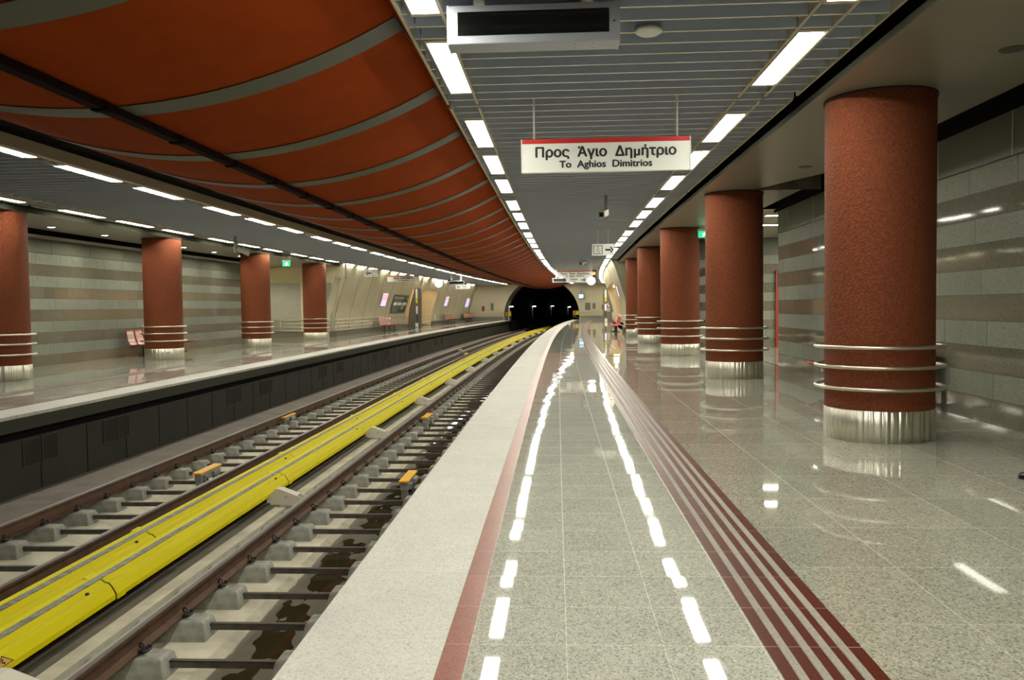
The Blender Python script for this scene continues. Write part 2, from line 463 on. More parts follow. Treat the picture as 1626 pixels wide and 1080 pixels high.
def trough():
    random.seed(3)
    mb = MB(); ss = [S0 + .09*k for k in range(int((S1-S0)/.09)+1)]
    ph = [(random.uniform(.5, 1.7), random.uniform(0, 6.3), random.uniform(.3, 1)) for _ in range(7)]
    def hgt(s, t):                       # t across 0..1
        n = sum(a*math.sin(f*2.1*s + p + 3.1*t*f) for f, p, a in ph)/3.2
        n += .35*math.sin(7.9*s + 5*t) + .22*math.sin(17*s - 9*t) + .25*math.sin(23*t + 4.4*s)
        side = (abs(t-.52)*2)**2*1.5
        return -1.441 + .0075*(n*1.15 + side*1.6 - .45 - .022*max(0, s-9))
    prof = [0, .07, .16, .24, .32, .4, .46, .52, .58, .64, .72, .8, .88, .95, 1]
    rows, uvs = [], []
    for s in ss:
        r = []
        for t in prof:
            d = -1.74 + .72*t
            if t < .16: z = -1.36 - .07*(t/.16)
            elif t > .88: z = -1.36 - .07*((1-t)/.12)
            else: z = hgt(s, t)
            r.append(P(s, d, z))
        rows.append(r); uvs.append([(s, t) for t in prof])
    mb.grid(rows, uvs, True)
    o = structure(mb.build('drain_trough', WETCONC))
    ca = o.data.color_attributes.new('wet', 'FLOAT_COLOR', 'POINT')
    for i, v in enumerate(o.data.vertices):
        k = (v.co.z + 1.441)/.030
        q = max(0, min(1, 1-k*.9)) if v.co.z < -1.405 else 0
        ca.data[i].color = (q, q, q, 1)
    wt = MB().sweep([(-1.66, -1.441), (-1.08, -1.441)], S0, S1, 1, uvmode='d').build('rain_water', WATER)
    tag(wt, 'dark puddle water standing in the trough of the near track', 'puddle', kind='stuff')
trough()

# roof slab that closes the void above every ceiling, and outer shell
structure(MB().sweep([(-18, ROOFZ), (14, ROOFZ)], S0, S1, 2, uvmode='d').build('ceiling', ROOF))
# end of the station behind the camera
bw = MB(); bw.face([P(S0, -18, -1.5), P(S0, 14, -1.5), P(S0, 14, ROOFZ), P(S0, -18, ROOFZ)]); structure(bw.build('wall_back', UPPER))

# right-hand wall: striped stone, smooth metal above
def wall(nm, s0, s1, d, z0=0, z1=3.33, mat=None):
    return structure(MB().sweep([(d, z0), (d, z1)], s0, s1, 1, uvmode='z').build(nm, mat or G_WALL))
def crosswall(nm, s, d0, d1, z0, z1, mat):
    mb = MB(); mb.face([P(s, d0, z0), P(s, d1, z0), P(s, d1, z1), P(s, d0, z1)], [(d0, z0), (d1, z0), (d1, z1), (d0, z1)])
    return structure(mb.build(nm, mat))
WR = 6.75
wall('wall_right', S0, 21.6, WR); wall('wall_right_upper', S0, 21.6, WR-.015, 3.33, ROOFZ, UPPER)
crosswall('wall_passage_near', 21.6, WR, 14, 0, 3.33, G_WALL); crosswall('wall_passage_near_upper', 21.6, WR-.015, 14, 3.33, ROOFZ, UPPER)
crosswall('wall_passage_back', 31, WR, 14, 0, 3.33, G_WALL); crosswall('wall_passage_back_upper', 30.985, WR, 14, 3.33, ROOFZ, UPPER)
wall('wall_passage_end', 21.6, 31, 14); 
structure(MB().sweep([(WR, 0), (14, 0)], 21.6, 31, 1, uvmode='d').build('floor', G_FLOOR2))
wall('wall_right_far', 31, SW, WR); wall('wall_right_far_upper', 31, SW, WR-.015, 3.33, ROOFZ, UPPER)
# metal joints of the upper wall panels
mb = MB()
for k in range(12):
    s = .6 + 2.0*k
    if s < 22: mb.cbox(s, s+.015, WR-.022, WR-.014, 3.33, 3.93)
structure(mb.build('upper_wall_joint', FRAME))
# doorway in the passage's back wall
dd = empty('passage_door', 31, 9.53, 0)
MB().box(-.5, .5, -.06, -.003, 0, 2.15).build('door_leaf', DOOR_RED, dd, .004)
MB().box(-.56, -.5, -.08, -.003, 0, 2.75).box(.5, .56, -.08, -.003, 0, 2.75).box(-.56, .56, -.08, -.003, 2.69, 2.75).build('door_frame', DOOR_RED, dd)
MB().box(-.5, .5, -.05, -.003, 2.15, 2.69).build('transom_pane', GLASS_DK, dd)
MB().tube([(-.40, -.06, 1.02), (-.40, -.11, 1.02), (-.28, -.11, 1.02)], .011).build('handle', TUBE, dd)
tag(dd, 'dark red door in the passage wall behind the second red column', 'door')

# left-hand wall
WL = -13.9
WLE = 39.6
wall('wall_left', S0, WLE, WL); wall('wall_left_upper', S0, WLE, WL+.015, 3.33, ROOFZ, UPPER)
crosswall('wall_left_return', WLE, -17, WL, 0, ROOFZ, CREAM_D); wall('wall_left_recess', WLE, 46.5, -17, 0, ROOFZ, CREAM_D)
structure(MB().sweep([(-17, 0), (WL, 0)], WLE, 46.5, 1, uvmode='d').build('floor', G_FLOOR2))
structure(MB().sweep([(-17, FLATZ), (-13.42, FLATZ)], WLE, 46.3, 1, uvmode='d').build('flat_ceiling_recess', FLAT))
mb = MB()
for k in range(20):
    s = 22.4 + 2.05*k - 20.5
    if s < WLE: mb.cbox(s, s+.015, WL+.014, WL+.022, 3.33, 3.9)
structure(mb.build('left_upper_wall_joint', UPPER))
# granite inlays and steel plinth on the left cross wall
for a, b in ((-15.4, -13.55), (-13.22, -11.75)):
    mb = MB(); mb.face([P(46.48, a, .32), P(46.48, b, .32), P(46.48, b, 3.04), P(46.48, a, 3.04)], [(a, 0), (b, 0), (b, 2.7), (a, 2.7)])
    structure(mb.build('granite_wall_panel', G_PANEL))
mb = MB(); mb.face([P(46.46, -15.4, 0), P(46.46, -11.5, 0), P(46.46, -11.5, .30), P(46.46, -15.4, .30)]); structure(mb.build('wall_plinth', PLINTH))

# flat metal ceilings over the column rows
def flat(s0, s1, d0, d1, nm):
    structure(MB().sweep([(d0, FLATZ), (d1, FLATZ)], s0, s1, 1, uvmode='d').build(nm, FLAT))
    a = min(d0, d1, key=abs); 
e_in = 4.24
def flat_poly(nm, pts):
    mb = MB(); mb.face([P(s, d, FLATZ) for s, d in pts], [(s, d) for s, d in pts]); structure(mb.build(nm, FLAT))
flat(S0, 15, e_in, 6.32, 'flat_ceiling_near')
flat_poly('flat_ceiling_notch', [(15, e_in), (15, 6.32), (15.8, 6.12), (16.6, 5.80), (17.5, 5.46), (18, 5.28), (18, e_in)])
flat(18, SW, e_in, 6.32, 'flat_ceiling_near')
structure(MB().sweep([(6.32, FLATZ), (14, FLATZ)], 21.6, 31, 1, uvmode='d').build('flat_ceiling_passage', FLAT))
mb = MB(); mb.face([P(18, 5.1, FLATZ), P(18, 6.75, FLATZ), P(18, 6.75, ROOFZ), P(18, 5.1, ROOFZ)]); structure(mb.build('ceiling_recess_face', TRENCH))
structure(MB().sweep([(e_in, FLATZ), (e_in, FLATZ+.07), (e_in+.03, FLATZ+.07)], S0, SW, 1).build('flat_ceiling_lip', LIP))
structure(MB().sweep([(6.30, FLATZ), (6.30, FLATZ+.05)], S0, 15, 1).build('flat_ceiling_lip', LIP))
flat(S0, 46.5, -11.24, -13.42, 'flat_ceiling_far')
structure(MB().sweep([(-11.24, FLATZ), (-11.24, FLATZ+.12)], S0, 46.5, 1).build('flat_ceiling_lip', LIP))
structure(MB().sweep([(-13.74, 3.72), (-13.62, 3.72), (-13.60, 3.80), (-13.74, 3.80)], S0, WLE, 1, closed=True).build('trim_1', POLE_GREY))

structure(MB().sweep([(-13.865, 3.76), (-13.865, 4.4)], S0, WLE, 1).build('groove_shade_strip', BLACK))  # black strips paint the shade inside the grooves along the wall tops
structure(MB().sweep([(6.715, 3.86), (6.715, 4.5)], S0, 21.9, 1).build('groove_shade_strip', BLACK))
# vault of the far half
VC = -GAP/2
VPROF = [(8.42, 0), (8.38, .5), (8.30, 1.2), (8.16, 1.7), (8.03, 2.1), (7.80, 2.9), (7.60, 3.5), (7.38, 4.08), (7.05, 4.7), (6.9, ROOFZ)]
def vault(side, s0, s1):
    pr = [(VC + side*a, z) for a, z in VPROF]
    structure(MB().sweep(pr, s0, s1, 1, smooth=True).build('wall_vault_'+('right' if side > 0 else 'left'), CREAM))
    mb = MB(); ins = [(VC + side*(a-.006), z) for a, z in VPROF]
    k = 0
    while s0 + .8 + 3.05*k < s1:
        s = s0 + .8 + 3.05*k; mb.sweep(ins, s, s+.07, .07, smooth=True); k += 1
    z = 2.98
    mb.sweep([(VC + side*(7.78), z-.012), (VC + side*(7.77), z+.012)], s0, s1, 1)
    structure(mb.build('vault_panel_joint', JOINT))
    # steel plinth
    structure(MB().sweep([(VC + side*8.38, .30), (VC + side*8.30, .30), (VC + side*8.30, 0)], s0, s1, 1).build('vault_plinth', PLINTH))
def cross(nm, s, side, dout, mat):
    mb = MB(); n = [(VC + side*x, z) for x, z in VPROF]
    mb.grid([[P(s, d, z) for d, z in n], [P(s, dout, z) for d, z in n]], [list(n), [(dout, z) for d, z in n]])
    structure(mb.build(nm, mat))
cross('wall_cross_right', SW, 1, WR+.1, OLIVE); cross('wall_cross_left', 46.5, -1, -17, CREAM_L)
vault(-1, 46.5, 66.5); vault(-1, 76.5, S1); vault(1, SW, 53.8); vault(1, 80, S1)
# arch ring where the vault meets the cross walls
for side, s in ((-1, 46.4), (1, SW-.1)):
    a = [(VC + side*(x-.02), z) for x, z in VPROF]; b = [(VC + side*(x+(.34 if side < 0 else .06)), z) for x, z in VPROF]
    mb = MB(); mb.grid([[P(s, d, z) for d, z in a], [P(s, d, z) for d, z in b]], [[(d, z) for d, z in a], [(d, z) for d, z in b]])
    mb.sweep(a, s, s+.12, .12, smooth=True)
    structure(mb.build('vault_arch_ring', CREAM))
# portals to the exits (orange, brightly lit behind)
for side, s0, s1 in ((-1, 66.5, 76.5), (1, 53.8, 80)):
    dB = VC + side*9.35
    structure(MB().sweep([(dB, 0), (dB, 3.3)], s0, s1, 1, uvmode='z').build('portal_back_wall', ORANGE))
    structure(MB().sweep([(dB, 3.3), (VC + side*7.80, 3.3), (VC + side*7.80, 3.06), (VC + side*7.755, 3.06)] + [(VC + side*a, z) for a, z in VPROF if z > 3.4], s0, s1, 1).build('portal_head', CREAM_D))
    structure(MB().sweep([(VC+side*8.3, .0), (dB, .0)], s0, s1, 1, uvmode='d').build('floor', G_FLOOR2))
    lamp = MB().cbox(s0+.6, s1-.6, min(VC+side*8.3, VC+side*8.9), max(VC+side*8.3, VC+side*8.9), 3.24, 3.285, 1).build('portal_fill_light', PORTAL_LIT)  # unseen glowing panel added to brighten the portal
    tag(lamp, 'added unseen warm light panel inside the orange portal on the '+('left' if side < 0 else 'right'), 'lamp')
    for s in (s0, s1):
        mb = MB(); a = [(VC + side*x, z) for x, z in VPROF if z < 3.0] + [(VC + side*7.755, 3.06), (VC + side*7.66, 3.32), (dB, 3.32), (dB, 0)]
        mb.face([P(s, d, z) for d, z in a]); structure(mb.build('portal_jamb', CREAM_D))

# end wall with the tunnel mouth
TC_D, TC_Z, TR = -3.52, .42, 4.32
def endwall():
    mb = MB(); n = 40
    def wallpatch(d0, d1):
        pass
    # strips from the arch outwards
    ang = [math.pi*(-.135) + (math.pi*1.27)*k/n for k in range(n+1)]
    inner = [(TC_D + TR*math.cos(a), TC_Z + TR*math.sin(a)) for a in ang]
    outer = []
    for a in ang:
        x, y = math.cos(a), math.sin(a); k = 1e9
        if x > 1e-6: k = min(k, (6.2-TC_D)/x)
        if x < -1e-6: k = min(k, (-13.2-TC_D)/x)
        if y > 1e-6: k = min(k, (ROOFZ-TC_Z)/y)
        if y < -1e-6: k = min(k, (-1.6-TC_Z)/y)
        outer.append((TC_D + k*x, TC_Z + k*y))
    mb.grid([[P(S1, d, z) for d, z in inner], [P(S1, d, z) for d, z in outer]], [list(inner), list(outer)])
    structure(mb.build('wall_end', CREAM_D))
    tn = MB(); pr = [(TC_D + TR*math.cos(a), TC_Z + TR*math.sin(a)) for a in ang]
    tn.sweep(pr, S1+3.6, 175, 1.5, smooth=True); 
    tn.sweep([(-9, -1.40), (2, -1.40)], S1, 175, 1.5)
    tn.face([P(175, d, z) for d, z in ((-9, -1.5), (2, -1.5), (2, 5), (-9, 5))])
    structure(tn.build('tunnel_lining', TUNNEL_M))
    structure(MB().sweep(pr, S1, S1+3.6, 1.1, smooth=True).build('tunnel_reveal', REVEAL))
    structure(MB().sweep([(-7.7, -.05), (-7.05, -.05), (-7.05, -1.4)], S1, 175, 1.5).build('tunnel_walkway', TUNNEL_M))
    structure(MB().sweep([(.7, -.05), (.05, -.05), (.05, -1.4)], S1, S1+3, 1.5).build('tunnel_walkway', TUNNEL_M))
    for d0, d1 in ((-12.2, -7.9), (.85, 5.0)):
        mb = MB(); mb.face([P(S1-.02, d0, 0), P(S1-.02, d1, 0), P(S1-.02, d1, .42), P(S1-.02, d0, .42)]); structure(mb.build('end_wall_plinth', PLINTH))
endwall()

# ---------------------------------------------------------------- slatted ceilings with the light channels
LX = [.02, .27]; RX = [3.50, 3.75]      # light channels across the near platform
def slatted(f, nm):
    blades, edges, frames = MB(), MB(), MB()
    def blade(s, d0, d1):
        a, b = f(d0), f(d1)
        p = [P(s, a, SLATZ+.14), P(s, b, SLATZ+.14), P(s, b, SLATZ), P(s, a, SLATZ)]
        q = [P(s+.03, a, SLATZ+.14), P(s+.03, b, SLATZ+.14), P(s+.03, b, SLATZ), P(s+.03, a, SLATZ)]
        blades.face(p); blades.face(q)
        edges.face([p[3], p[2], q[2], q[3]])
    lights = []
    g = 11.4 - 8.7*2
    while g < S1:
        for o in (0, 2.67, 5.34):
            if g+o > S0 and g+o+2.0 < S1: lights.append(g+o)
        g += 8.7
    s = S0 + .2
    k = 0
    while s < S1:
        rel = (s - 10.72) % 8.7
        blade(s, -.06, -.01)
        for (a, b) in (LX, RX):
            if not any(l-.04 < s < l+2.01 for l in lights): blade(s, a-.02, b+.02)
        blade(s, .30, 3.47); blade(s, 3.78, 4.15)
        s += .335
    g = 10.72 - 8.7*2
    while g < S1:
        a, b = max(S0, g), min(S1, g+8.48)
        if b > a:
            for d in (-.075, .285, 3.455, 3.765, 4.15):
                frames.cbox(a, b, f(d)-.014, f(d)+.014, SLATZ-.006, SLATZ+.15, 1.0)
        g += 8.7
    root = structure(blades.build(nm, SLAT))
    structure(edges.build('slat_edge', SLATEDGE, root)); structure(frames.build('light_channel_frame', FRAME, root))
    structure(MB().sweep([(f(-.06), SLATZ+.34), (f(4.15), SLATZ+.34)], S0, S1, 2).build(nm+'_backing', ROOF))
    return lights
LIGHTS = slatted(lambda d: d, 'slatted_ceiling_near')
slatted(lambda d: OPP(d)+.09, 'slatted_ceiling_far')
structure(MB().sweep([(OPP(-.10)+.09, SLATZ-.02), (OPP(-.10)+.09, SLATZ+.17), (OPP(-.02)+.09, SLATZ+.17)], S0, S1, 1).build('far_ceiling_fascia', FASC2))
structure(MB().sweep([(OPP(-.10)+.09, SLATZ-.02), (OPP(.02)+.09, SLATZ-.02)], S0, S1, 1).build('far_ceiling_fascia', FASC2))

def light_proto():
    r = empty('ceiling_light', loc=(0, 0, 0))
    MB().box(-.118, .118, .07, 1.93, 0, .018).build('diffuser', LAMP, r)
    m = MB(); m.box(-.135, -.118, 0, 2, -.004, .06); m.box(.118, .135, 0, 2, -.004, .06)
    m.box(-.118, .118, 0, .07, -.004, .06); m.box(-.118, .118, 1.93, 2, -.004, .06)
    m.box(-.135, .135, 0, 2, .06, .075)
    m.build('frame', FRAME, r)
    return r
lp = light_proto(); used = False
for row, d, smin, name, place_ in (('near_track', .145, 5.0, 'track-side row over the near platform', ''),
                                   ('near_wall', 3.62, 5.0, 'column-side row over the near platform', ''),
                                   ('far_track', OPP(.145)+.09-.09, 11.0, 'track-side row over the far platform', ''),
                                   ('far_wall', OPP(3.80)+.0, 16.0, 'column-side row over the far platform', '')):
    n = 0
    back = len([q for q in LIGHTS if q < smin]) + 1
    for s in LIGHTS:
        if s < smin:
            if 'near' not in row: continue
            back -= 1
        else: n += 1
        o = lp if not used else copy_tree(lp); used = True
        sm = s+1.0
        q = P(sm, d, SLATZ+.005); h = heading(sm)
        o.location = q - Vector((-math.sin(h), math.cos(h), 0))*1.0
        o.rotation_euler = (0, 0, h)
        l = '%s lit ceiling light from the camera in the %s' % (ordinal(n), name)
        if s < smin: l = 'lit ceiling light above the photo, %s backwards in the %s' % (ordinal(back), name)
        tag(o, l, 'ceiling light', 'ceiling lights, '+name)

# ---------------------------------------------------------------- red canopy over the tracks
def belly(d):
    x = d + 3.20; R = 6.2
    return 3.50 + R - math.sqrt(R*R - x*x)
def canopy():
    ds = [-6.15 + 5.93*k/28 for k in range(29)]
    mb = MB().sweep([(d, belly(d)) for d in ds] + [(-.22, belly(-.22)+.10)], S0, S1, 1, smooth=True)
    root = mb.build('canopy', RED_FAB)
    tag(root, 'red sagging canopy of curved panels hung over the two tracks', 'canopy')
    strip = MB().sweep([(-.20, 4.235), (-.11, 4.10), (-.095, 4.10)], S0, S1, 1).build('edge_strip', RED_FAB, root)
    k = 0; s = 3.05 - 2.49*2
    while s < S1-.3:
        if s > S0:
            pr = [(d, belly(d)-.012) for d in ds]
            m = MB().sweep([(ds[0], belly(ds[0]))] + pr + [(-.215, belly(-.22))], s-.19, s+.19, .38, smooth=True)
            pr2 = [(d, belly(d)-.002) for d in ds]
            m.sweep([(-.21, 4.232), (-.12, 4.097)], s-.19, s+.19, .38)
            m.build('rib', RIB, root)
        s += 2.49
    # cable tray clamped under the lowest line of the canopy
    tr = MB().cbox(S0, S1, -2.975, -2.865, 3.425, 3.50, 1).build('cable_tray', TRAY)
    tag(tr, 'dark maroon cable tray running lengthwise under the red canopy', 'cable tray')
    s = 6.05
    while s < 60:
        MB().cbox(s, s+.09, -2.985, -2.855, 3.412, 3.50).build('clamp', BLACK, tr); s += 1.55
canopy()
structure(MB().sweep([(-6.2, 4.32), (-7.0, 4.32)], S0, S1, 2).build('canopy_gap_void', BLACK))

# ================================================================ THINGS
# ---------------------------------------------------------------- columns
def column_proto():
    r = empty('column', loc=(0, 0, 0))
    MB().lathe([(.600, .352), (.600, 3.90)], 96).build('shaft', STUCCO, r)
    MB().lathe([(0, 0), (.608, 0), (.608, .356), (.600, .36), (0, .36)], 96).build('steel_base', STEEL, r)
    MB().lathe([(.600, 3.900), (.613, 3.900), (.613, 3.932), (0, 3.932)], 96).build('top_collar', COLLAR, r)
    for z in (1.071, .847, .605):
        R = .700
        ring = MB().tube([(R*math.cos(2*math.pi*k/72), R*math.sin(2*math.pi*k/72), z) for k in range(72)], .021, 12, closed=True).build('guard_rail', TUBE, r)
        m = MB()
        for a in (-40, 50, 140, 230):
            a = math.radians(a); c, s_ = math.cos(a), math.sin(a)
            m.tube([(.59*c, .59*s_, z), (.70*c, .70*s_, z)], .012, 8)
            m.lathe([(0, .014), (.012, .022), (.024, .012), (.026, 0), (.024, -.012), (.012, -.022), (0, -.014)], 10, o=(.70*c, .70*s_, z))
        m.build('rail_mount', TUBE, ring)
    return r
cp = column_proto()
near_cols = [(10.16, 5.0), (18.45, 5.02), (26.68, 5.0), (35.0, 4.97), (43.3, 5.02)]
far_cols = [(19.1, -11.80), (26.98, -11.74), (35.02, -11.68), (43.15, -11.68)]
nl = ['largest red stucco column with steel base in the right foreground', 'second red column from the camera on the near platform',
      'third red column from the camera on the near platform', 'fourth red column from the camera on the near platform', 'farthest red column of the near platform beside the cross wall']
fl = ['red column cut by the left photo edge on the far platform', 'red column in front of the bench on the far platform',
      'red column behind the hanging camera on the far platform', 'farthest red column on the far platform before the granite panel']
first = True
for (s, d), l, g in [(a, b, 'red columns on the near platform') for a, b in zip(near_cols, nl)] + [(a, b, 'red columns on the far platform') for a, b in zip(far_cols, fl)]:
    o = cp if first else copy_tree(cp); first = False
    place(o, s, d, 0, math.radians(-12)); tag(o, l, 'column', g)

# ---------------------------------------------------------------- rails and sleepers
def rail(name, d, label, grp):
    # flat-bottom rail section, head 72 mm
    h = -1.0
    sec = [(-.075, -.172), (-.075, -.160), (-.014, -.140), (-.010, -.050), (-.034, -.038), (-.036, -.008), (-.030, -.002)]
    prof = [(d+x, h+z) for x, z in sec] + [(d-x, h+z) for x, z in sec[::-1]]
    o = MB().sweep(prof, S0, S1+14, 1, closed=True).build(name, RAIL_RUST)
    MB().sweep([(d-.030, h-.0015), (d-.014, h), (d+.014, h), (d+.030, h-.0015)], S0, S1+14, 1).build('running_surface', RAIL_TOP, o)
    MB().sweep([(d-.030, h+.0008), (d-.006, h+.0012)], S0, S1+14, 1).build('contact_band', RAIL_SHINE, o)
    return tag(o, label, 'rail', grp)
NC, FC = -1.475, -4.79
rail('rail', NC-.745, 'rusty rail of the near track beside the concrete ledge', 'running rails')
rail('rail', NC+.745, 'rail of the near track hidden under the near platform edge', 'running rails')
rail('rail', FC-.745, 'brown rail of the far track beside the far platform wall', 'running rails')
rail('rail', FC+.745, 'dark rail of the far track beside the yellow covers', 'running rails')

def clip_mesh():
    m = MB()
    pts = []
    for k in range(15):
        a = math.radians(-60 + 300*k/14)
        pts.append((.075 + .030*math.cos(a), -.045 + .006*k, -1.135 + .032*math.sin(a)))
    m.tube(pts, .008, 6)
    m.tube([(.06, -.05, -1.165), (.09, -.06, -1.14), (.13, -.05, -1.155), (.13, .05, -1.16), (.09, .06, -1.14)], .008, 6)
    m.box(.05, .11, -.055, .055, -1.178, -1.155)
    return m
def block_mesh(x0, x1):
    m = MB()
    a, b, t = .135, .150, .02
    # rounded, battered concrete block with a pad seat
    def ring(z, ins, hw): return [(x0+ins, -hw, z), (x1-ins, -hw, z), (x1-ins, hw, z), (x0+ins, hw, z)]
    rows = [ring(-1.375, .0, .148), ring(-1.30, .006, .142), ring(-1.205, .028, .118), ring(-1.188, .045, .100)]
    m.grid([[Vector(p) for p in r] for r in rows], [[(p[0], p[1]) for p in r] for r in rows], False, True)
    m.face([Vector(p) for p in rows[-1]]); m.face([Vector(p) for p in rows[0]][::-1])
    return m
def sleeper_proto(half_in, half_out):
    r = empty('sleeper', loc=(0, 0, 0))
    lb = block_mesh(-.745-half_out, -.745+half_in).build('concrete_block', CONC_GREY, r, .012, 2)
    rb = block_mesh(.745-half_in, .745+half_out).build('concrete_block', CONC_GREY, r, .012, 2)
    MB().box(-.745+half_in-.03, .745-half_in+.03, -.008, .008, -1.302, -1.246).box(-.745+half_in-.03, .745-half_in+.03, -.008, .045, -1.253, -1.246).build('tie_bar', TIE, r)
    c = clip_mesh()
    for sx in (-1, 1):
        o = c.build('rail_clip', CLIP, r); o.location = (-.745 if sx < 0 else .745, 0, 0)
        if sx > 0: o.rotation_euler = (0, 0, math.pi)
        p = MB().box(.085, .135, -.05, .05, -1.196, -1.178).build('clip_pad', PAD, o)
    return r
sp = sleeper_proto(.315, .37)
def sleepers(s0, step, n, dc, which, grp, first_obj):
    k = 0; s = s0
    while s < S1-.3:
        k += 1
        o = first_obj if (first_obj and k == 1) else copy_tree(sp)
        place(o, s, dc); tag(o, '%s twin-block sleeper from the camera %s' % (ordinal(k), which), 'sleeper', grp)
        s += step
sleepers(5.01, .799, 0, NC, 'on the near track', 'sleepers of the near track', sp)
sleepers(8.27, .765, 0, FC, 'on the far track', 'sleepers of the far track', None)

# ---------------------------------------------------------------- yellow third-rail covers
def third_rail(off, label, warn):
    s0, s1 = 2.0, S1
    r = MB().sweep([(off-.492, -.906), (off-.49, -.893), (off-.418, -.893), (off-.416, -.906)], s0, s1+6, 1).build('third_rail', CONDUCTOR)
    tag(r, label, 'third rail', 'covered third rails between the tracks')
    if not warn: MB().sweep([(off-.555, -.975), (off-.43, -.975), (off-.43, -1.295), (off-.555, -1.295)], s0, s1+6, 1, closed=True).build('gap_shade_body', BENCH_LEG, r)  # dark body added so the gap between the covers looks shaded
    # off = bottom right corner of the wide board
    L = 5.0; k = 0; s = 2.55 if warn else 4.2
    s -= L
    while s < s1+4:
        a, b = max(s, S0), s+L-.012
        # narrow lip on the left, wide bulging board on the right
        lip = MB().sweep([(off-.582, -1.02), (off-.580, -.925), (off-.577, -.912), (off-.575, -.905), (off-.560, -.893), (off-.545, -.893), (off-.532, -.905), (off-.49, -.905), (off-.485, -.925)], a, b, 1, smooth=False)
        lip.build('cover_lip', YELLOW_HI, r)
        bd = MB().sweep([(off-.415, -.925), (off-.413, -.898), (off-.400, -.896), (off-.357, -.926), (off-.328, -.930), (off-.302, -.958)] + ([(off-.262, -1.03), (off-.262, -1.075)] if warn else [(off-.292, -.966)]), a, b, 1)
        board = bd.build('cover_board', YELLOW, r)
        j = MB().sweep([(off-.413, -.897), (off-.400, -.890), (off-.355, -.919), (off-.324, -.923), (off-.296, -.954)] + ([(off-.254, -1.03), (off-.254, -1.082)] if warn else []), b+.012, b+.17, .18)
        j.build('joint_sleeve', YELLOW, board)
        j2 = MB().cbox(b+.05, b+.22, off-.602, off-.56, -.918, -.896).build('joint_sleeve', YELLOW_HI, board)
        hole = MB().cbox(b-.34, b-.315, off-.352, off-.328, -.925, -.905).build('bolt_hole', INK, board)
        s += L
    return r
T2 = third_rail(-2.60, 'yellow covered third rail beside the near track', True)
T1 = third_rail(-2.995, 'yellow covered third rail beside the far track', False)
# warning triangle on the board of the near rail
def on_board(s, t):      # t 0..1 down the steep face of the wide board
    return lambda lift: P(s, -2.902+.040*t+lift, -.958-.072*t+lift*.55)
def decal(name, mat, pts, lift, parent):
    m = MB(); m.face([on_board(s, t)(lift) for s, t in pts]); return m.build(name, mat, parent)
TS = 5.985
wo = decal('warning_triangle', INK, [(TS-.10, .95), (TS+.10, .95), (TS+.01, .0)], .002, T2)
decal('triangle_field', WARN, [(TS-.078, .87), (TS+.080, .87), (TS+.008, .14)], .003, wo)
decal('lightning_bolt', INK, [(TS-.01, .3), (TS+.012, .3), (TS-.012, .58), (TS+.01, .58), (TS+.004, .86), (TS-.022, .62), (TS-.03, .62)], .004, wo)

def bracket_proto():
    r = empty('cover_bracket', loc=(0, 0, 0))
    # local: x from the yellow board (0) to the sleeper block (.46)
    poly = [(0, -1.16), (.46, -1.16), (.50, -1.10), (.48, -1.075), (.19, -.965), (.13, -.96), (0, -1.07)]
    MB().prism(poly, -.09, -.078, 'xz').prism(poly, .078, .09, 'xz').build('side_plate', CREAM_BR, r)
    m = MB(); m.face([(.13, -.09, -.96), (.19, -.09, -.965), (.19, .09, -.965), (.13, .09, -.96)])
    m.face([(.19, -.09, -.965), (.43, -.09, -1.056), (.43, .09, -1.056), (.19, .09, -.965)])
    m.face([(0, -.09, -1.07), (.13, -.09, -.96), (.13, .09, -.96), (0, .09, -1.07)])
    m.build('top_flange', CREAM_BR, r)
    MB().box(.05, .48, -.09, .09, -1.185, -1.16).build('foot_plate', CREAM_BR, r)
    MB().box(.18, .42, -.14, .14, -1.36, -1.185).build('bracket_block', CONC_GREY, r, .012)
    m = MB()
    for x in (.26, .285): m.box(x, x+.008, -.0915, -.09, -1.085, -1.06)
    m.build('slot', TIE, r)
    return r
bp = bracket_proto()
for k in range(15):
    o = bp if k == 0 else copy_tree(bp)
    place(o, 5.72 + 6.06*k, -2.90); tag(o, '%s off-white triangular bracket from the camera beside the yellow covers' % ordinal(k+1), 'bracket', 'brackets holding the yellow covers')

def magnet_proto():
    r = empty('track_magnet', loc=(0, 0, 0))
    MB().box(-.075, .075, 0, .86, -1.075, -1.04).build('orange_lid', ORANGE_LID, r, .012)
    m = MB(); m.box(-.06, .06, .05, .82, -1.20, -1.075); m.box(.055, .11, .1, .2, -1.19, -1.1); m.box(.055, .11, .45, .72, -1.17, -1.1)
    m.build('housing', BOXGREY, r, .008)
    m = MB(); m.box(-.05, .05, .08, .14, -1.42, -1.2); m.box(-.05, .05, .72, .78, -1.42, -1.2); m.build('foot', BOXGREY, r)
    m = MB(); m.tube([(.09, .15, -1.12), (.15, .12, -1.2), (.12, .02, -1.30), (.04, -.05, -1.38)], .014, 8); m.build('cable', CLIP, r)
    return r
mp_ = magnet_proto()
for k, (s, d, l) in enumerate([(12.62, -1.12, 'orange-lidded track box between the near rails at the platform edge'),
                               (19.95, -1.98, 'orange-lidded track box beside the near left rail'),
                               (13.25, -4.60, 'orange-lidded track box between the far rails by the yellow covers'),
                               (20.1, -5.50, 'orange-lidded track box beside the outer rail of the far track'),
                               (47.3, -4.40, 'distant orange-lidded box between the far rails'),
                               (51.6, -5.35, 'distant orange-lidded box beside the outer far rail')]):
    o = mp_ if k == 0 else copy_tree(mp_)
    place(o, s, d); tag(o, l, 'track box', 'orange-lidded track boxes')

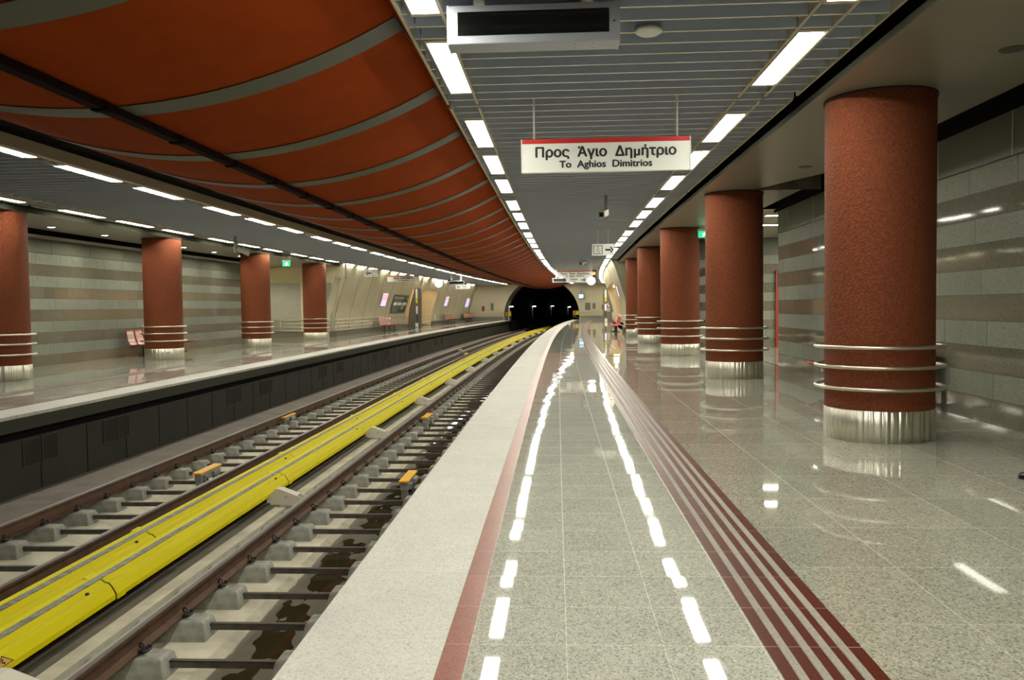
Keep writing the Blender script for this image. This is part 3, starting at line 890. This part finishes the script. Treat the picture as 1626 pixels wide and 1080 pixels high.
# ---------------------------------------------------------------- vents in the far platform face
def vent_proto():
    r = empty('vent', loc=(0, 0, 0))
    for y in (-.47, .02):
        m = MB(); m.box(-.012, .012, y, y+.02, -.86, -.43); m.box(-.012, .012, y+.43, y+.45, -.86, -.43); m.box(-.012, .012, y, y+.45, -.86, -.845); m.box(-.012, .012, y, y+.45, -.445, -.43)
        fr = m.build('vent_frame', FASCIA, r)
        m = MB()
        for k in range(13): m.box(-.006, .006, y+.035+.031*k, y+.050+.031*k, -.845, -.445)
        m.build('vent_bars', FASCIA, fr)
        MB().box(-.004, -.002, y+.02, y+.43, -.845, -.445).build('vent_back', BLACK, fr)
    return r
vp = vent_proto()
for k, s in enumerate((13.26, 15.6, 21.4, 23.75, 29.4, 31.7, 37.5, 39.9, 45.6, 48.0, 53.8, 56.2)):
    o = vp if k == 0 else copy_tree(vp)
    place(o, s, OPP(.10)+.004); tag(o, '%s pair of vent grilles from the left in the far platform wall' % ordinal(k+1), 'vent', 'vent grilles in the far platform wall')

# ---------------------------------------------------------------- signs
def text(body, size, mat, parent, loc, name='lettering', width=None, weight=0.0, spacing=1.0, bold=0.0):
    cu = bpy.data.curves.new(name, 'FONT'); cu.body = body; cu.size = size; cu.align_x = 'CENTER'; cu.align_y = 'BOTTOM_BASELINE'
    cu.extrude = .0015; cu.offset = weight; cu.space_word = spacing; cu.resolution_u = 6
    t = bpy.data.objects.new('tmp', cu); COL.objects.link(t)
    bpy.context.view_layer.update()
    me = bpy.data.meshes.new_from_object(t.evaluated_get(bpy.context.evaluated_depsgraph_get()))
    bpy.data.objects.remove(t)
    if width and len(me.vertices):
        xs = [v.co.x for v in me.vertices]; w0 = max(xs)-min(xs); cx = (max(xs)+min(xs))/2
        for v in me.vertices: v.co.x = (v.co.x-cx)*width/w0
    if bold:                                  # heavier strokes: the same outlines laid slightly apart
        bm = bmesh.new(); bm.from_mesh(me); src = bm.faces[:]
        for dx, dz in ((bold, 0), (-bold, 0), (0, bold*.7), (0, -bold*.7)):
            g = bmesh.ops.duplicate(bm, geom=src)['geom']
            bmesh.ops.translate(bm, vec=(dx, dz, random.uniform(-.0003, .0003)), verts=[q for q in g if isinstance(q, bmesh.types.BMVert)])
        bm.to_mesh(me); bm.free()
    me.materials.clear(); me.materials.append(mat)
    # every word is an object of its own
    bm = bmesh.new(); bm.from_mesh(me); left = set(bm.faces); isl = []
    while left:
        f0 = left.pop(); st = [f0]; comp = [f0]
        while st:
            f = st.pop()
            for e in f.edges:
                for g in e.link_faces:
                    if g in left: left.discard(g); st.append(g); comp.append(g)
        xs = [v.co.x for f in comp for v in f.verts]; isl.append([min(xs), max(xs), [f.index for f in comp]])
    bm.free(); isl.sort(); words = []
    for a, b, fs in isl:
        if words and a - words[-1][0] < size*.28: words[-1][0] = max(words[-1][0], b); words[-1][1] += fs
        else: words.append([b, list(fs)])
    for b, fs in words:
        m2 = me.copy(); keep = set(fs); bm = bmesh.new(); bm.from_mesh(m2); bm.faces.ensure_lookup_table()
        bmesh.ops.delete(bm, geom=[f for f in bm.faces if f.index not in keep], context='FACES'); bm.to_mesh(m2); bm.free()
        o = bpy.data.objects.new(name, m2); COL.objects.link(o); o.parent = parent
        o.rotation_euler = (math.pi/2, 0, 0); o.location = loc
    bpy.data.meshes.remove(me)
def arrow(parent, x, z, L, h, direction, y, mat=INK, name='arrow'):
    m = MB(); s = direction
    t = h*.16; hd = h*.5
    m.prism([(x - s*L/2, z-t), (x + s*(L/2-hd*.9), z-t), (x + s*(L/2-hd*.9), z+t), (x - s*L/2, z+t)], y-.002, y)
    m.prism([(x + s*L/2, z), (x + s*(L/2-hd*.75), z+hd), (x + s*(L/2-hd*1.35), z+hd), (x + s*(L/2-hd*.55), z), (x + s*(L/2-hd*1.35), z-hd), (x + s*(L/2-hd*.75), z-hd)], y-.002, y)
    return m.build(name, mat, parent)
def hung_sign(name, s, d0, d1, z0, z1, red, label, cat, rods, rod_top=SLATZ+.335, rodmat=None):
    dc = (d0+d1)/2; hw = (d1-d0)/2
    r = empty(name, s, dc, 0)
    MB().box(-hw+.012, hw-.012, -.035, .035, z0, z1-(.055 if red else 0)).build('panel', WHITE, r)
    if red: MB().box(-hw+.012, hw-.012, -.036, .036, z1-.055, z1).build('red_band', SIGNRED, r)
    MB().box(-hw, -hw+.012, -.042, .042, z0-.008, z1+.004).box(hw-.012, hw, -.042, .042, z0-.008, z1+.004).box(-hw, hw, -.042, .042, z0-.008, z0).build('edge_trim', WHITE_TRIM, r)
    for x in rods:
        MB().tube([(x, 0, z1-.01), (x, 0, rod_top)], .014, 10).build('hanger', rodmat or WHITE_TRIM, r)
    tag(r, label, cat)
    return r
Y = -.0375
sg = hung_sign('direction_sign', 10.4, .82, 2.86, 3.205, 3.60, True, 'large white hanging sign with red band and black Greek lettering', 'sign', (-.86, .86))
text('Προς  Άγιο  Δημήτριο', .165, INK, sg, (0, Y, 3.383), width=1.685, weight=0, bold=.006)
text('To  Aghios  Dimitrios', .118, INK, sg, (.0, Y, 3.253), width=1.11, weight=0, bold=.0043)
s2 = hung_sign('direction_sign', 50, .80, 2.87, 3.25, 3.62, True, 'distant white sign with red band at the end of the near platform', 'sign', (-.86, .86))
text('Προς  Άγιο  Δημήτριο', .165, INK, s2, (0, Y, 3.415), width=1.685, weight=0, bold=.006)
text('To  Aghios  Dimitrios', .118, INK, s2, (0, Y, 3.29), width=1.11, weight=0, bold=.0043)
s3 = hung_sign('exit_direction_sign', 50, 1.30, 2.58, 2.95, 3.23, False, 'small white exit arrow sign below the distant red-banded sign', 'sign', (-.3, .3), 3.25)
text('Έξοδος', .12, INK, s3, (-.16, Y, 3.09), width=.46, weight=0, bold=.003)
text('Exit', .085, INK, s3, (-.16, Y, 2.98), width=.22, weight=0, bold=.002)
arrow(s3, .40, 3.09, .26, .2, 1, Y)
s4 = hung_sign('lift_sign', 28.3, 2.33, 3.06, 3.245, 3.62, False, 'small white lift sign with right-pointing arrow over the near platform', 'sign', (-.17, .17))
m = MB()
for a in ((-.32, -.30, 3.28, 3.56), (-.04, -.02, 3.28, 3.56)): m.box(a[0], a[1], Y-.002, Y, a[2], a[3])
m.box(-.32, -.02, Y-.002, Y, 3.28, 3.295); m.box(-.32, -.02, Y-.002, Y, 3.545, 3.56)
m.box(-.235, -.105, Y-.002, Y, 3.45, 3.458); m.box(-.235, -.105, Y-.002, Y, 3.30, 3.308); m.box(-.235, -.227, Y-.002, Y, 3.30, 3.458); m.box(-.113, -.105, Y-.002, Y, 3.30, 3.458)
m.prism([(-.17, 3.535), (-.195, 3.505), (-.177, 3.505), (-.177, 3.47), (-.163, 3.47), (-.163, 3.505), (-.145, 3.505)], Y-.002, Y)
m.prism([(-.185, 3.43), (-.165, 3.43), (-.168, 3.385), (-.14, 3.375), (-.125, 3.33), (-.14, 3.33), (-.155, 3.365), (-.19, 3.372)], Y-.002, Y)
m.build('lift_pictogram', INK, s4)
arrow(s4, .21, 3.42, .27, .19, 1, Y)
s5 = hung_sign('lift_sign', 45.0, -9.50, -8.78, 3.29, 3.66, False, 'small white lift sign with left-pointing arrow over the far platform', 'sign', (-.13, .15))
arrow(s5, -.12, 3.47, .30, .22, -1, Y)
m = MB(); m.box(.1, .112, Y-.002, Y, 3.33, 3.62); m.box(.29, .302, Y-.002, Y, 3.33, 3.62); m.box(.1, .302, Y-.002, Y, 3.33, 3.34); m.box(.1, .302, Y-.002, Y, 3.61, 3.62); m.box(.193, .209, Y-.002, Y, 3.52, 3.58); m.build('lift_pictogram', INK, s5)
s6 = hung_sign('direction_sign', 55.6, -10.70, -8.55, 3.335, 3.72, True, 'white sign with red band hanging over the far platform', 'sign', (-.5, .86))
text('Προς  Ανθούπολη', .165, INK, s6, (0, Y, 3.51), width=1.30, weight=0, bold=.006)
text('To  Anthoupoli', .105, INK, s6, (0, Y, 3.385), width=.70, weight=0, bold=.0043)
s7 = hung_sign('exit_direction_sign', 68.5, -8.20, -7.0, 3.08, 3.38, False, 'small white exit sign with left arrow beyond the far clock', 'sign', (-.3, .3))
text('Έξοδος', .12, INK, s7, (.16, Y, 3.23), width=.46, weight=0, bold=.003)
text('Exit', .085, INK, s7, (.16, Y, 3.12), width=.22, weight=0, bold=.002)
arrow(s7, -.36, 3.23, .26, .2, -1, Y)

def display(s, d0, d1, z0, z1, label, depth=.25):
    dc = (d0+d1)/2; hw = (d1-d0)/2; r = empty('information_display', s, dc, 0)
    MB().box(-hw, hw, 0, depth, z0, z1).build('housing', ALU, r, .008)
    H = z1-z0; q = .175*H
    sc_ = MB().box(-hw+.085, hw-.085, -.004, .002, z0+q*1.25, z1-q).build('screen', SCREEN, r)
    m = MB(); 
    for x in (-hw+.26, hw-.26):
        m.box(x-.045, x+.045, .002, .014, z1-.012, SLATZ+.335)
    m.build('hanger', WHITE_TRIM, r)
    m = MB(); m.lathe([(0, -.003), (.008, -.003), (.008, .0)], 12, 'y', o=(hw-.045, 0, (z0+z1)/2)); m.build('sensor', INK, r)
    m = MB(); m.box(-hw-.003, -hw+.012, -.003, depth+.003, z0-.003, z1+.003); m.box(hw-.012, hw+.003, -.003, depth+.003, z0-.003, z1+.003); m.build('end_cap', ALU, r)
    m = MB()
    for x in (-hw+.36, hw-.36, hw-.21):
        for y in (.07, .18): m.lathe([(0, -.002), (.005, -.002), (.005, .001)], 8, o=(x, y, z0))
    m.build('screw', INK, r)
    tag(r, label, 'display'); return r
display(7.0, .365, 1.765, 3.722, 4.035, 'silver display box with black screen hanging nearest to the camera')
display(57, .25, 1.45, 3.16, 3.46, 'distant display box with dark screen beside the exit sign')
dl = display(64.5, -8.12, -6.85, 3.30, 3.62, 'dark display box hanging beyond the clock over the far platform')
# amber and red signal lamps
def signal(s, d, z, mat, label):
    r = empty('signal_lamp', s, d, 0)
    MB().box(-.13, .13, -.03, .12, z-.22, z+.22).build('housing', INK, r, .01)
    MB().lathe([(0, -.05), (.075, -.045), (.085, -.03)], 20, 'y', o=(0, 0, z)).build('lens', mat, r)
    MB().tube([(0, .05, z+.2), (0, .05, SLATZ+.335)], .02, 8).build('hanger', POLE_GREY, r)
    tag(r, label, 'signal')
signal(51.5, 2.98, 3.52, RED_LIT, 'red signal lamp glowing beside the distant red-banded sign')
signal(66, -8.30, 3.52, AMBER_LIT, 'amber lamp glowing left of the far display box')

def clock(s, d, z, r0, label):
    r = empty('clock', s, d, 0)
    MB().lathe([(0, -.06), (r0*.93, -.06)], 40, 'y', o=(0, 0, z)).build('clock_face', CLOCKFACE, r)
    MB().lathe([(r0*.93, -.062), (r0, -.062), (r0, .06), (r0*.93, .06), (0, .058)], 40, 'y', o=(0, 0, z)).build('casing', WHITE_TRIM, r)
    m = MB(); m.box(-.008, .008, -.064, -.062, z-.03, z+r0*.6); M_ = Matrix.Translation((0, 0, z)) @ Matrix.Rotation(math.radians(100), 4, 'Y'); m.box(-.01, .01, -.066, -.064, -.02, r0*.42, M_)
    m.build('hands', INK, r)
    MB().tube([(0, 0, z+r0-.01), (0, 0, SLATZ+.335)], .02, 10).build('hanger', WHITE_TRIM, r)
    tag(r, label, 'clock')
clock(49.0, 2.77, 3.00, .245, 'round lit white clock at the end of the near platform')
clock(60.0, -8.03, 3.30, .29, 'round lit white clock over the far platform')

def exit_sign(s, d, z, w_, h_, label, top):
    r = empty('emergency_exit_sign', s, d, 0)
    MB().box(-w_/2, w_/2, -.02, .02, z, z+h_).build('lit_panel', GREEN_LIT, r)
    MB().box(-w_/2-.02, w_/2+.02, -.04, .04, z+h_, z+h_+.06).build('housing', WHITE_TRIM, r)
    m = MB(); y0, y1 = -.0225, -.0205; c = z+h_/2; k = h_/.22
    def q(pts): m.prism([(a*k, c+b*k) for a, b in pts], y0, y1)
    q([(-.02, .04), (.03, .045), (.015, -.02), (-.03, -.025)]); q([(.02, .055), (.045, .055), (.045, .085), (.02, .085)])
    q([(-.02, .04), (-.07, .02), (-.075, -.005), (-.06, -.0), (-.055, .01), (-.01, .02)]); q([(.03, .03), (.07, .01), (.075, .025), (.03, .05)])
    q([(-.03, -.02), (-.01, -.02), (-.04, -.085), (-.07, -.085)]); q([(.0, -.02), (.02, -.02), (.05, -.055), (.09, -.06), (.09, -.075), (.04, -.075)])
    m.build('running_figure', GREEN_WHITE, r)
    for x in (-w_*.4, w_*.4): MB().tube([(x, 0, z+h_+.05), (x, 0, top)], .008, 6).build('hanger', WHITE_TRIM, r)
    tag(r, label, 'exit sign')
exit_sign(26.1, 5.66, 3.60, .36, .20, 'green lit exit sign between the second and third near columns', FLATZ)
exit_sign(37.0, -11.0, 3.50, .34, .22, 'green lit exit sign between the two farthest far-platform columns', FLATZ+.1)

def cctv(s, d, ztop, drop, label, yaw, tilt=-12, scale=1.0):
    r = empty('security_camera', s, d, 0)
    zb = ztop-drop
    MB().box(-.035, .035, -.035, .035, zb, ztop).build('pole', POLE_GREY, r, .006)
    M_ = Matrix.Translation((0, 0, zb+.16)) @ Matrix.Rotation(math.radians(yaw), 4, 'Z') @ Matrix.Rotation(math.radians(tilt), 4, 'X')
    m = MB(); m.box(-.075, .075, .05, .50, -.06, .075, M_); m.box(-.085, .085, .03, .56, .075, .09, M_)
    b = m.build('camera_housing', CAMBODY, r, .008)
    m = MB(); m.box(-.05, .05, .50, .505, -.045, .055, M_); m.build('lens_window', SCREEN, b)
    MB().box(-.03, .03, -.06, .12, zb+.02, zb+.10).build('bracket', POLE_GREY, r)
    tag(r, label, 'security camera')
cctv(19.5, 2.35, SLATZ+.335, .875, 'security camera on a grey pole above the near platform', 165)
cctv(28.3, -9.80, SLATZ+.335, .895, 'security camera hanging before the third column of the far platform', -75, -25)
cctv(46.0, -10.80, SLATZ+.335, 1.16, 'security camera near the left vault arch on the far platform', 95, -10)
cctv(47.3, 2.42, SLATZ+.335, .595, 'small security camera hanging above the distant red-banded sign', 150)

def smoke(s, d, label):
    o = MB().lathe([(0, -.03), (.09, -.028), (.12, -.01), (.13, .02), (0, .02)], 24).build('smoke_detector', WHITE)
    place(o, s, d, SLATZ); tag(o, label, 'smoke detector')
smoke(7.94, 2.1, 'shallow white smoke detector on the slats right of the display')

def downlight(s, d, lit, label):
    power = 85 if d > -15 else 260
    r = empty('downlight', s, d, FLATZ)
    MB().lathe([(.085, .0), (.115, -.008), (.12, .0)], 28).build('trim_ring', OFFLAMP if not lit else FRAME, r)
    MB().lathe([(0, -.003), (.088, -.003)], 28).build('lamp_disc', LAMP if lit else OFFLAMP, r)
    if lit:
        ld = bpy.data.lights.new('downlight_beam', 'SPOT'); ld.energy = power; ld.spot_size = math.radians(164); ld.spot_blend = .35
        ld.color = (1, .97, .78); ld.shadow_soft_size = .06
        lo = bpy.data.objects.new('downlight_beam', ld); COL.objects.link(lo); lo.parent = r; lo.location = (0, 0, -.03)
    tag(r, label, 'downlight')
for k, s in enumerate((22.73, 25.44, 28.1, 30.8, 33.5, 36.2)):
    downlight(s, -12.78, True, '%s lit round downlight from the left over the far platform' % ordinal(k+1))
for k, (s, d) in enumerate(((41.2, -15.6), (42.8, -16.2))):  # unseen lamps added to brighten the left cross wall
    downlight(s, d, True, ('nearer' if k == 0 else 'farther')+' added downlight, unseen in the recess past the end of the left wall')
downlight(15.03, 5.55, False, 'unlit round downlight between the first and second near columns')
downlight(8.31, 5.53, False, 'unlit round downlight at the upper right corner of the photo')
for k, (s, d, w_) in enumerate(((23.1, 7.1, 1.1), (25.9, 7.5, 1.1), (26.5, 10.6, 1.1), (28.9, 11.2, 1.1))):
    r = empty('passage_light', s, d, FLATZ)
    if k > 1: r.scale = (2, 3, 1)  # unseen panels, added and enlarged to brighten the passage back wall
    MB().box(-.3, .8, -.15, .15, -.012, -.003).build('diffuser', LAMP, r)
    m = MB(); m.box(-.33, -.3, -.18, .18, -.016, 0); m.box(.8, .83, -.18, .18, -.016, 0); m.box(-.3, .8, -.18, -.15, -.016, 0); m.box(-.3, .8, .15, .18, -.016, 0); m.build('frame', FRAME, r)
    tag(r, ('nearer lit panel', 'farther lit panel', 'added unseen panel deep inside', 'added unseen panel near the red door')[k]+' in the side passage ceiling behind the second column', 'ceiling light')

# ---------------------------------------------------------------- benches
def bench_proto(mirror, nb=6, nf=2):
    r = empty('bench', loc=(0, 0, 0))       # local: x along the bench, -y towards the sitter
    prof = [(-.26, .415), (-.24, .435), (-.18, .43), (-.08, .405), (.04, .40), (.10, .43), (.14, .52), (.17, .64), (.20, .78), (.215, .88), (.235, .905)]
    L = (nb+nf)*.58
    for i in range(nb+nf):
        pr = prof if i < nb else prof[:6]
        x0 = i*.58 + .04; x1 = x0 + .50
        if mirror: x0, x1 = L-x1, L-x0
        m = MB()
        top = [[Vector((x0, a, b)) for a, b in pr], [Vector((x1, a, b)) for a, b in pr]]
        bot = [[p + Vector((0, .012, -.012)) for p in row] for row in top]
        uv_ = [[(x0, k*.1) for k in range(len(pr))], [(x1, k*.1) for k in range(len(pr))]]
        m.grid(top, uv_, True); m.grid(bot, uv_, True)
        s_ = m.build('seat', BENCH_RED, r)
        e = MB(); e.tube([(x0, a, b) for a, b in pr], .014, 6); e.tube([(x1, a, b) for a, b in pr], .014, 6)
        e.tube([(x0, pr[0][0], pr[0][1]), (x1, pr[0][0], pr[0][1])], .014, 6); e.tube([(x0, pr[-1][0], pr[-1][1]), (x1, pr[-1][0], pr[-1][1])], .014, 6)
        e.build('seat_edge', BENCH_EDGE, s_)
    MB().box(.05, L-.05, -.02, .06, .33, .385).build('beam', BENCH_LEG, r)
    for x in (L*.18, L*.5, L*.82):
        m = MB(); m.box(x-.03, x+.03, -.01, .05, .02, .34); m.box(x-.05, x+.05, -.22, .2, 0, .02); m.build('leg', BENCH_LEG, r)
    return r
bl, br = bench_proto(False), bench_proto(True)
blist = [(28.1, -13.45, -1, 'red bench against the striped wall behind a far-platform column'),
         (12.35, 6.38, 1, 'red bench mostly hidden behind the nearest red column'),
         (56.0, -11.25, -1, 'red bench below the lit pink poster on the far platform'),
         (80.5, -11.25, -1, 'red bench just beyond the orange portal on the far platform'),
         (90.3, -11.25, -1, 'farthest red bench beside the end wall on the far platform'),
         (48.6, 4.22, 1, 'red bench beside the vault wall of the near platform'),
         (84.2, 4.15, 1, 'farthest red bench beside the dark pylon of the near platform')]
for k, (s, d, side, l) in enumerate(blist):
    o = (bl if k == 0 else br) if k < 2 else copy_tree(bl if side < 0 else br)
    sm = s + 2.32; h = heading(sm); q = P(sm, d, 0); al = Vector((-math.sin(h), math.cos(h), 0))
    o.location = q + al*2.32*side
    o.rotation_euler = (0, 0, h - side*math.pi/2); tag(o, l, 'bench', 'red benches')

# ---------------------------------------------------------------- posters, vitrine, pylons, handrails
def vd(side, z):     # wall distance of the vault at a height
    for (a, za), (b, zb) in zip(VPROF, VPROF[1:]):
        if za <= z <= zb: return VC + side*(a + (b-a)*(z-za)/(zb-za))
def wall_panel(mb, side, s0, s1, z0, z1, lift, n=4):
    pr = [(vd(side, z0+(z1-z0)*k/n) - side*lift, z0+(z1-z0)*k/n) for k in range(n+1)]
    mb.sweep(pr, s0, s1, 1, smooth=True); return pr
def poster(side, s, z0, z1, w_, label, m1, m2, zm):
    b = MB(); pr = wall_panel(b, side, s-.06, s+w_+.06, z0-.06, z1+.06, .05)
    b.sweep([(pr[-1][0], pr[-1][1]), (pr[-1][0]+side*.05, pr[-1][1])], s-.06, s+w_+.06, 1); b.sweep([(pr[0][0], pr[0][1]), (pr[0][0]+side*.05, pr[0][1])], s-.06, s+w_+.06, 1)
    o = b.build('lit_poster', FRAME); tag(o, label, 'poster')
    b = MB(); wall_panel(b, side, s, s+w_, zm, z1, .056); b.build('upper_print', m1, o)
    b = MB(); wall_panel(b, side, s, s+w_, z0, zm, .056); b.build('lower_print', m2, o)
poster(-1, 57.2, 1.72, 2.55, 1.45, 'lit pink poster above the bench on the left vault', PINK_LIT, LILAC_LIT, 2.1)
poster(-1, 81.0, 1.72, 2.55, 1.5, 'lit pale pink poster beyond the orange portal on the left', PINK_LIT, LILAC_LIT, 2.3)
poster(-1, 92.2, 1.6, 2.5, 1.9, 'lilac lit poster beside the left end wall', LILAC_LIT, LILAC_LIT, 2.1)
poster(1, 49.8, 2.1, 2.65, 1.2, 'small lit lilac poster on the right vault before the portal', LILAC_LIT, LILAC_LIT, 2.3)
b = MB(); pr = wall_panel(b, -1, 60.6, 65.4, 1.15, 2.55, .06)
o = b.build('display_case', RIB); tag(o, 'dark glass display case on the left vault beside the grey pylon', 'display case')
b = MB(); wall_panel(b, -1, 60.75, 65.25, 1.25, 2.45, .066); b.build('glass_pane', GLASS_DK, o)
b = MB()
for s in (62.2, 63.7): wall_panel(b, -1, s, s+.1, 1.85, 2.45, .072)
wall_panel(b, -1, 60.75, 65.25, 2.40, 2.47, .072); b.build('mullion', RIB, o)
b = MB()
for s in (60.9, 62.35, 63.85): wall_panel(b, -1, s, s+1.2, 1.78, 2.0, .070)
b.build('case_print', WHITE, o)

def pylon(side, s0, s1, label, letter):
    r = empty('information_pylon', (s0+s1)/2, VC+side*7.9, 0)
    pr = [(VC+side*(8.35), 0), (VC+side*7.30, 0), (VC+side*7.30, 3.15), (VC+side*7.72, 3.15), (VC+side*7.95, 2.4), (VC+side*8.2, 1.5)]
    b = MB().sweep(pr, s0, s1, 2, closed=True, caps=True).build('stone_slab', G_PYLON)
    b.parent = r; b.matrix_parent_inverse = Matrix.LocRotScale(r.location, r.rotation_euler, None).inverted()
    def strip(nm, mat, d0, d1, z0, z1):
        m = MB(); m.face([P(s0-.012, VC+side*d0, z0), P(s0-.012, VC+side*d1, z0), P(s0-.012, VC+side*d1, z1), P(s0-.012, VC+side*d0, z1)])
        q = m.build(nm, mat); q.parent = r; q.matrix_parent_inverse = b.matrix_parent_inverse
    strip('white_label', WHITE, 7.50, 7.66, 2.35, 3.08); strip('yellow_label', YELLOW, 7.50, 7.66, 1.95, 2.33)
    strip('help_panel', LILAC_LIT if side > 0 else WHITE, 7.50, 7.64, 1.1, 1.7); strip('dark_panel', INK, 7.50, 7.60, .5, .95); strip('steel_foot', WHITE, 7.47, 7.72, .02, .34)
    if side > 0:
        m = MB()
        for k in range(9):
            a = math.radians(100*k/8); m.box(-.02, .02, -.002, 0, 0, .0)
        strip('white_square', WHITE, 7.74, 7.95, 1.02, 1.06); strip('white_square', WHITE, 7.74, 7.95, 1.26, 1.30); strip('white_square', WHITE, 7.74, 7.78, 1.06, 1.26); strip('white_square', WHITE, 7.91, 7.95, 1.06, 1.26)
        strip('white_curve', WHITE, 7.86, 7.95, 1.45, 1.52); strip('white_curve', WHITE, 7.80, 7.86, 1.49, 1.62); strip('white_curve', WHITE, 7.75, 7.81, 1.60, 1.78)
    tag(r, label, 'pylon')
pylon(-1, 66.9, 67.5, 'dark grey stone pylon beside the orange portal on the far platform', 0)
pylon(1, 80.3, 81.0, 'dark stone pylon with white pictogram at the end of the near platform', 1)

def handrail(name, pts_of, s0, s1, label, heights=(.95, .76, .56, .35)):
    r = None
    for z in heights:
        n = max(2, int((s1-s0)/1.0)); pts = [pts_of(s0+(s1-s0)*k/n, z) for k in range(n+1)]
        o = MB().tube(pts, .022, 8).build('rail_tube' if r else name, TUBE, r)
        if not r: r = tag(o, label, 'handrail')
    m = MB(); k = 0
    s = s0+.6
    while s < s1:
        p0, p1 = pts_of(s, heights[-1]-.03), pts_of(s, heights[0]+.03); m.tube([p0, p1], .016, 6); s += 2.6
    m.build('rail_post', TUBE, r)
for side, a, b_, l in ((-1, 46.8, 66.4, 'four-bar steel handrail along the left vault beside the bench'),
                       (-1, 76.6, 95.6, 'four-bar steel handrail along the left vault beyond the portal'),
                       (-1, 67.8, 76.4, 'four-bar steel handrail across the orange portal on the left'),
                       (1, 47.4, 80.0, 'four-bar steel handrail along the right vault')):
    handrail('handrail', lambda s, z, side=side: P(s, VC+side*8.18, z), a, b_, l)
handrail('handrail', lambda d, z: P(46.36, d, z), -15.3, -11.75, 'four-bar steel handrail before the granite cross wall', (.95, .76, .56, .35))
handrail('handrail', lambda d, z: P(S1-.12, d, z), -11.9, -7.95, 'steel handrail on the left end wall', (.95, .72, .5))
handrail('handrail', lambda d, z: P(S1-.12, d, z), .9, 4.6, 'steel handrail on the right end wall', (.95, .72, .5))

# end-wall fittings
def wallbox(nm, d0, d1, z0, z1, mat, label, cat, dep=.06, s=S1):
    o = MB().cbox(s-dep-.004, s-.004, d0, d1, z0, z1).build(nm, mat); tag(o, label, cat); return o
wallbox('fire_cabinet', 3.34, 3.66, 1.08, 1.66, DOOR_RED, 'small dark red cabinet on the right end wall', 'cabinet')
wallbox('fire_cabinet', -10.40, -10.10, 1.08, 1.66, DOOR_RED, 'small dark red cabinet on the left end wall', 'cabinet')
wallbox('notice_board', 1.45, 2.05, 1.1, 1.9, UPPER, 'grey notice board left of the red cabinet', 'notice board')
wallbox('notice_board', 2.30, 2.62, 1.2, 1.85, UPPER, 'narrower grey notice board right beside the red cabinet', 'notice board')
wallbox('switch_box', -9.35, -9.05, 1.15, 2.0, UPPER, 'grey switch box on the left end wall near the tunnel', 'box')
mo = empty('monitor', S1-.6, 1.05, 0)
MB().box(-.3, .3, 0, .35, 2.35, 2.92).build('casing', INK, mo, .01)
MB().box(-.25, .25, -.006, .0, 2.42, 2.86).build('lit_screen', BLUE_LIT, mo)
MB().tube([(0, .2, 2.9), (0, .3, 3.4), (0, .58, 3.5)], .03, 8).build('bracket', POLE_GREY, mo)
tag(mo, 'small monitor with blue screen beside the tunnel mouth', 'monitor')
def gate(d0, d1, z1, label):
    r = empty('platform_end_gate', S1+.6, (d0+d1)/2, 0); hw = abs(d1-d0)/2
    m = MB(); m.tube([(-hw, 0, -.05), (-hw, 0, z1), (hw, 0, z1), (hw, 0, -.05)], .025, 8); m.tube([(-hw, 0, .45), (hw, 0, .1)], .02, 6); m.build('gate_frame', TUBE, r)
    MB().box(-hw+.03, hw-.03, -.015, .015, .52, .95).build('yellow_plate', YELLOW, r)
    MB().box(-hw+.1, -.02, -.02, -.0155, .6, .9).build('red_print', SIGNRED, r)
    tag(r, label, 'gate')
gate(.05, .72, 1.05, 'platform end gate with yellow plate right of the tunnel mouth')
gate(-7.75, -7.12, 1.05, 'platform end gate with yellow plate left of the tunnel mouth')
for k, s in enumerate((98.6, 118.6, 135.8, 152.4)):
    z = 1.5 if k < 3 else 1.3
    r = empty('tunnel_lamp', s, -7.55, 0)
    MB().box(.02, .42, -.05, .05, z+.02, z+.12).build('lit_tube', TUN_LIT, r)
    MB().box(-.12, .44, -.07, .07, z+.12, z+.16).build('lamp_cover', POLE_GREY, r)
    MB().box(-.12, -.06, -.45, .45, -.05, z+.12).build('wall_glow_patch', WHITE, r)  # white patch painted as the lamp's glow down the wall
    tag(r, '%s wall lamp from the left inside the dark tunnel' % ordinal(k+1), 'tunnel lamp')

# ---------------------------------------------------------------- shoe tip at the right edge
def shoe():
    r = empty('shoe', 7.70, 5.30, 0, math.radians(78))
    m = MB(); secs = [(0, .02, .018, .03), (.015, .034, .012, .05), (.05, .043, .008, .062), (.10, .046, .008, .068), (.16, .040, .008, .08), (.22, .036, .008, .10), (.27, .034, .008, .105), (.285, .022, .012, .09)]
    rows = []
    for y, w_, zb, zt in secs:
        row = []
        for k in range(16):
            a = 2*math.pi*k/16; x = w_*math.cos(a); z = (zb+zt)/2 + (zt-zb)/2*math.sin(a)
            row.append(Vector((x, -y, z)))
        rows.append(row)
    m.grid(rows, [[(k*.02, i*.05) for k in range(16)] for i in range(len(rows))], True, True); m.face(rows[0]); m.face(rows[-1][::-1])
    m.build('upper', SHOE, r)
    m = MB(); out = [(w_*1.06, -y) for y, w_, a, b in secs] + [(-w_*1.06, -y) for y, w_, a, b in secs[::-1]]
    m.prism(out, 0, .016, 'xy'); m.build('sole', INK, r)
    tag(r, 'black shoe entering at the right photo edge on the granite floor', 'shoe')
shoe()
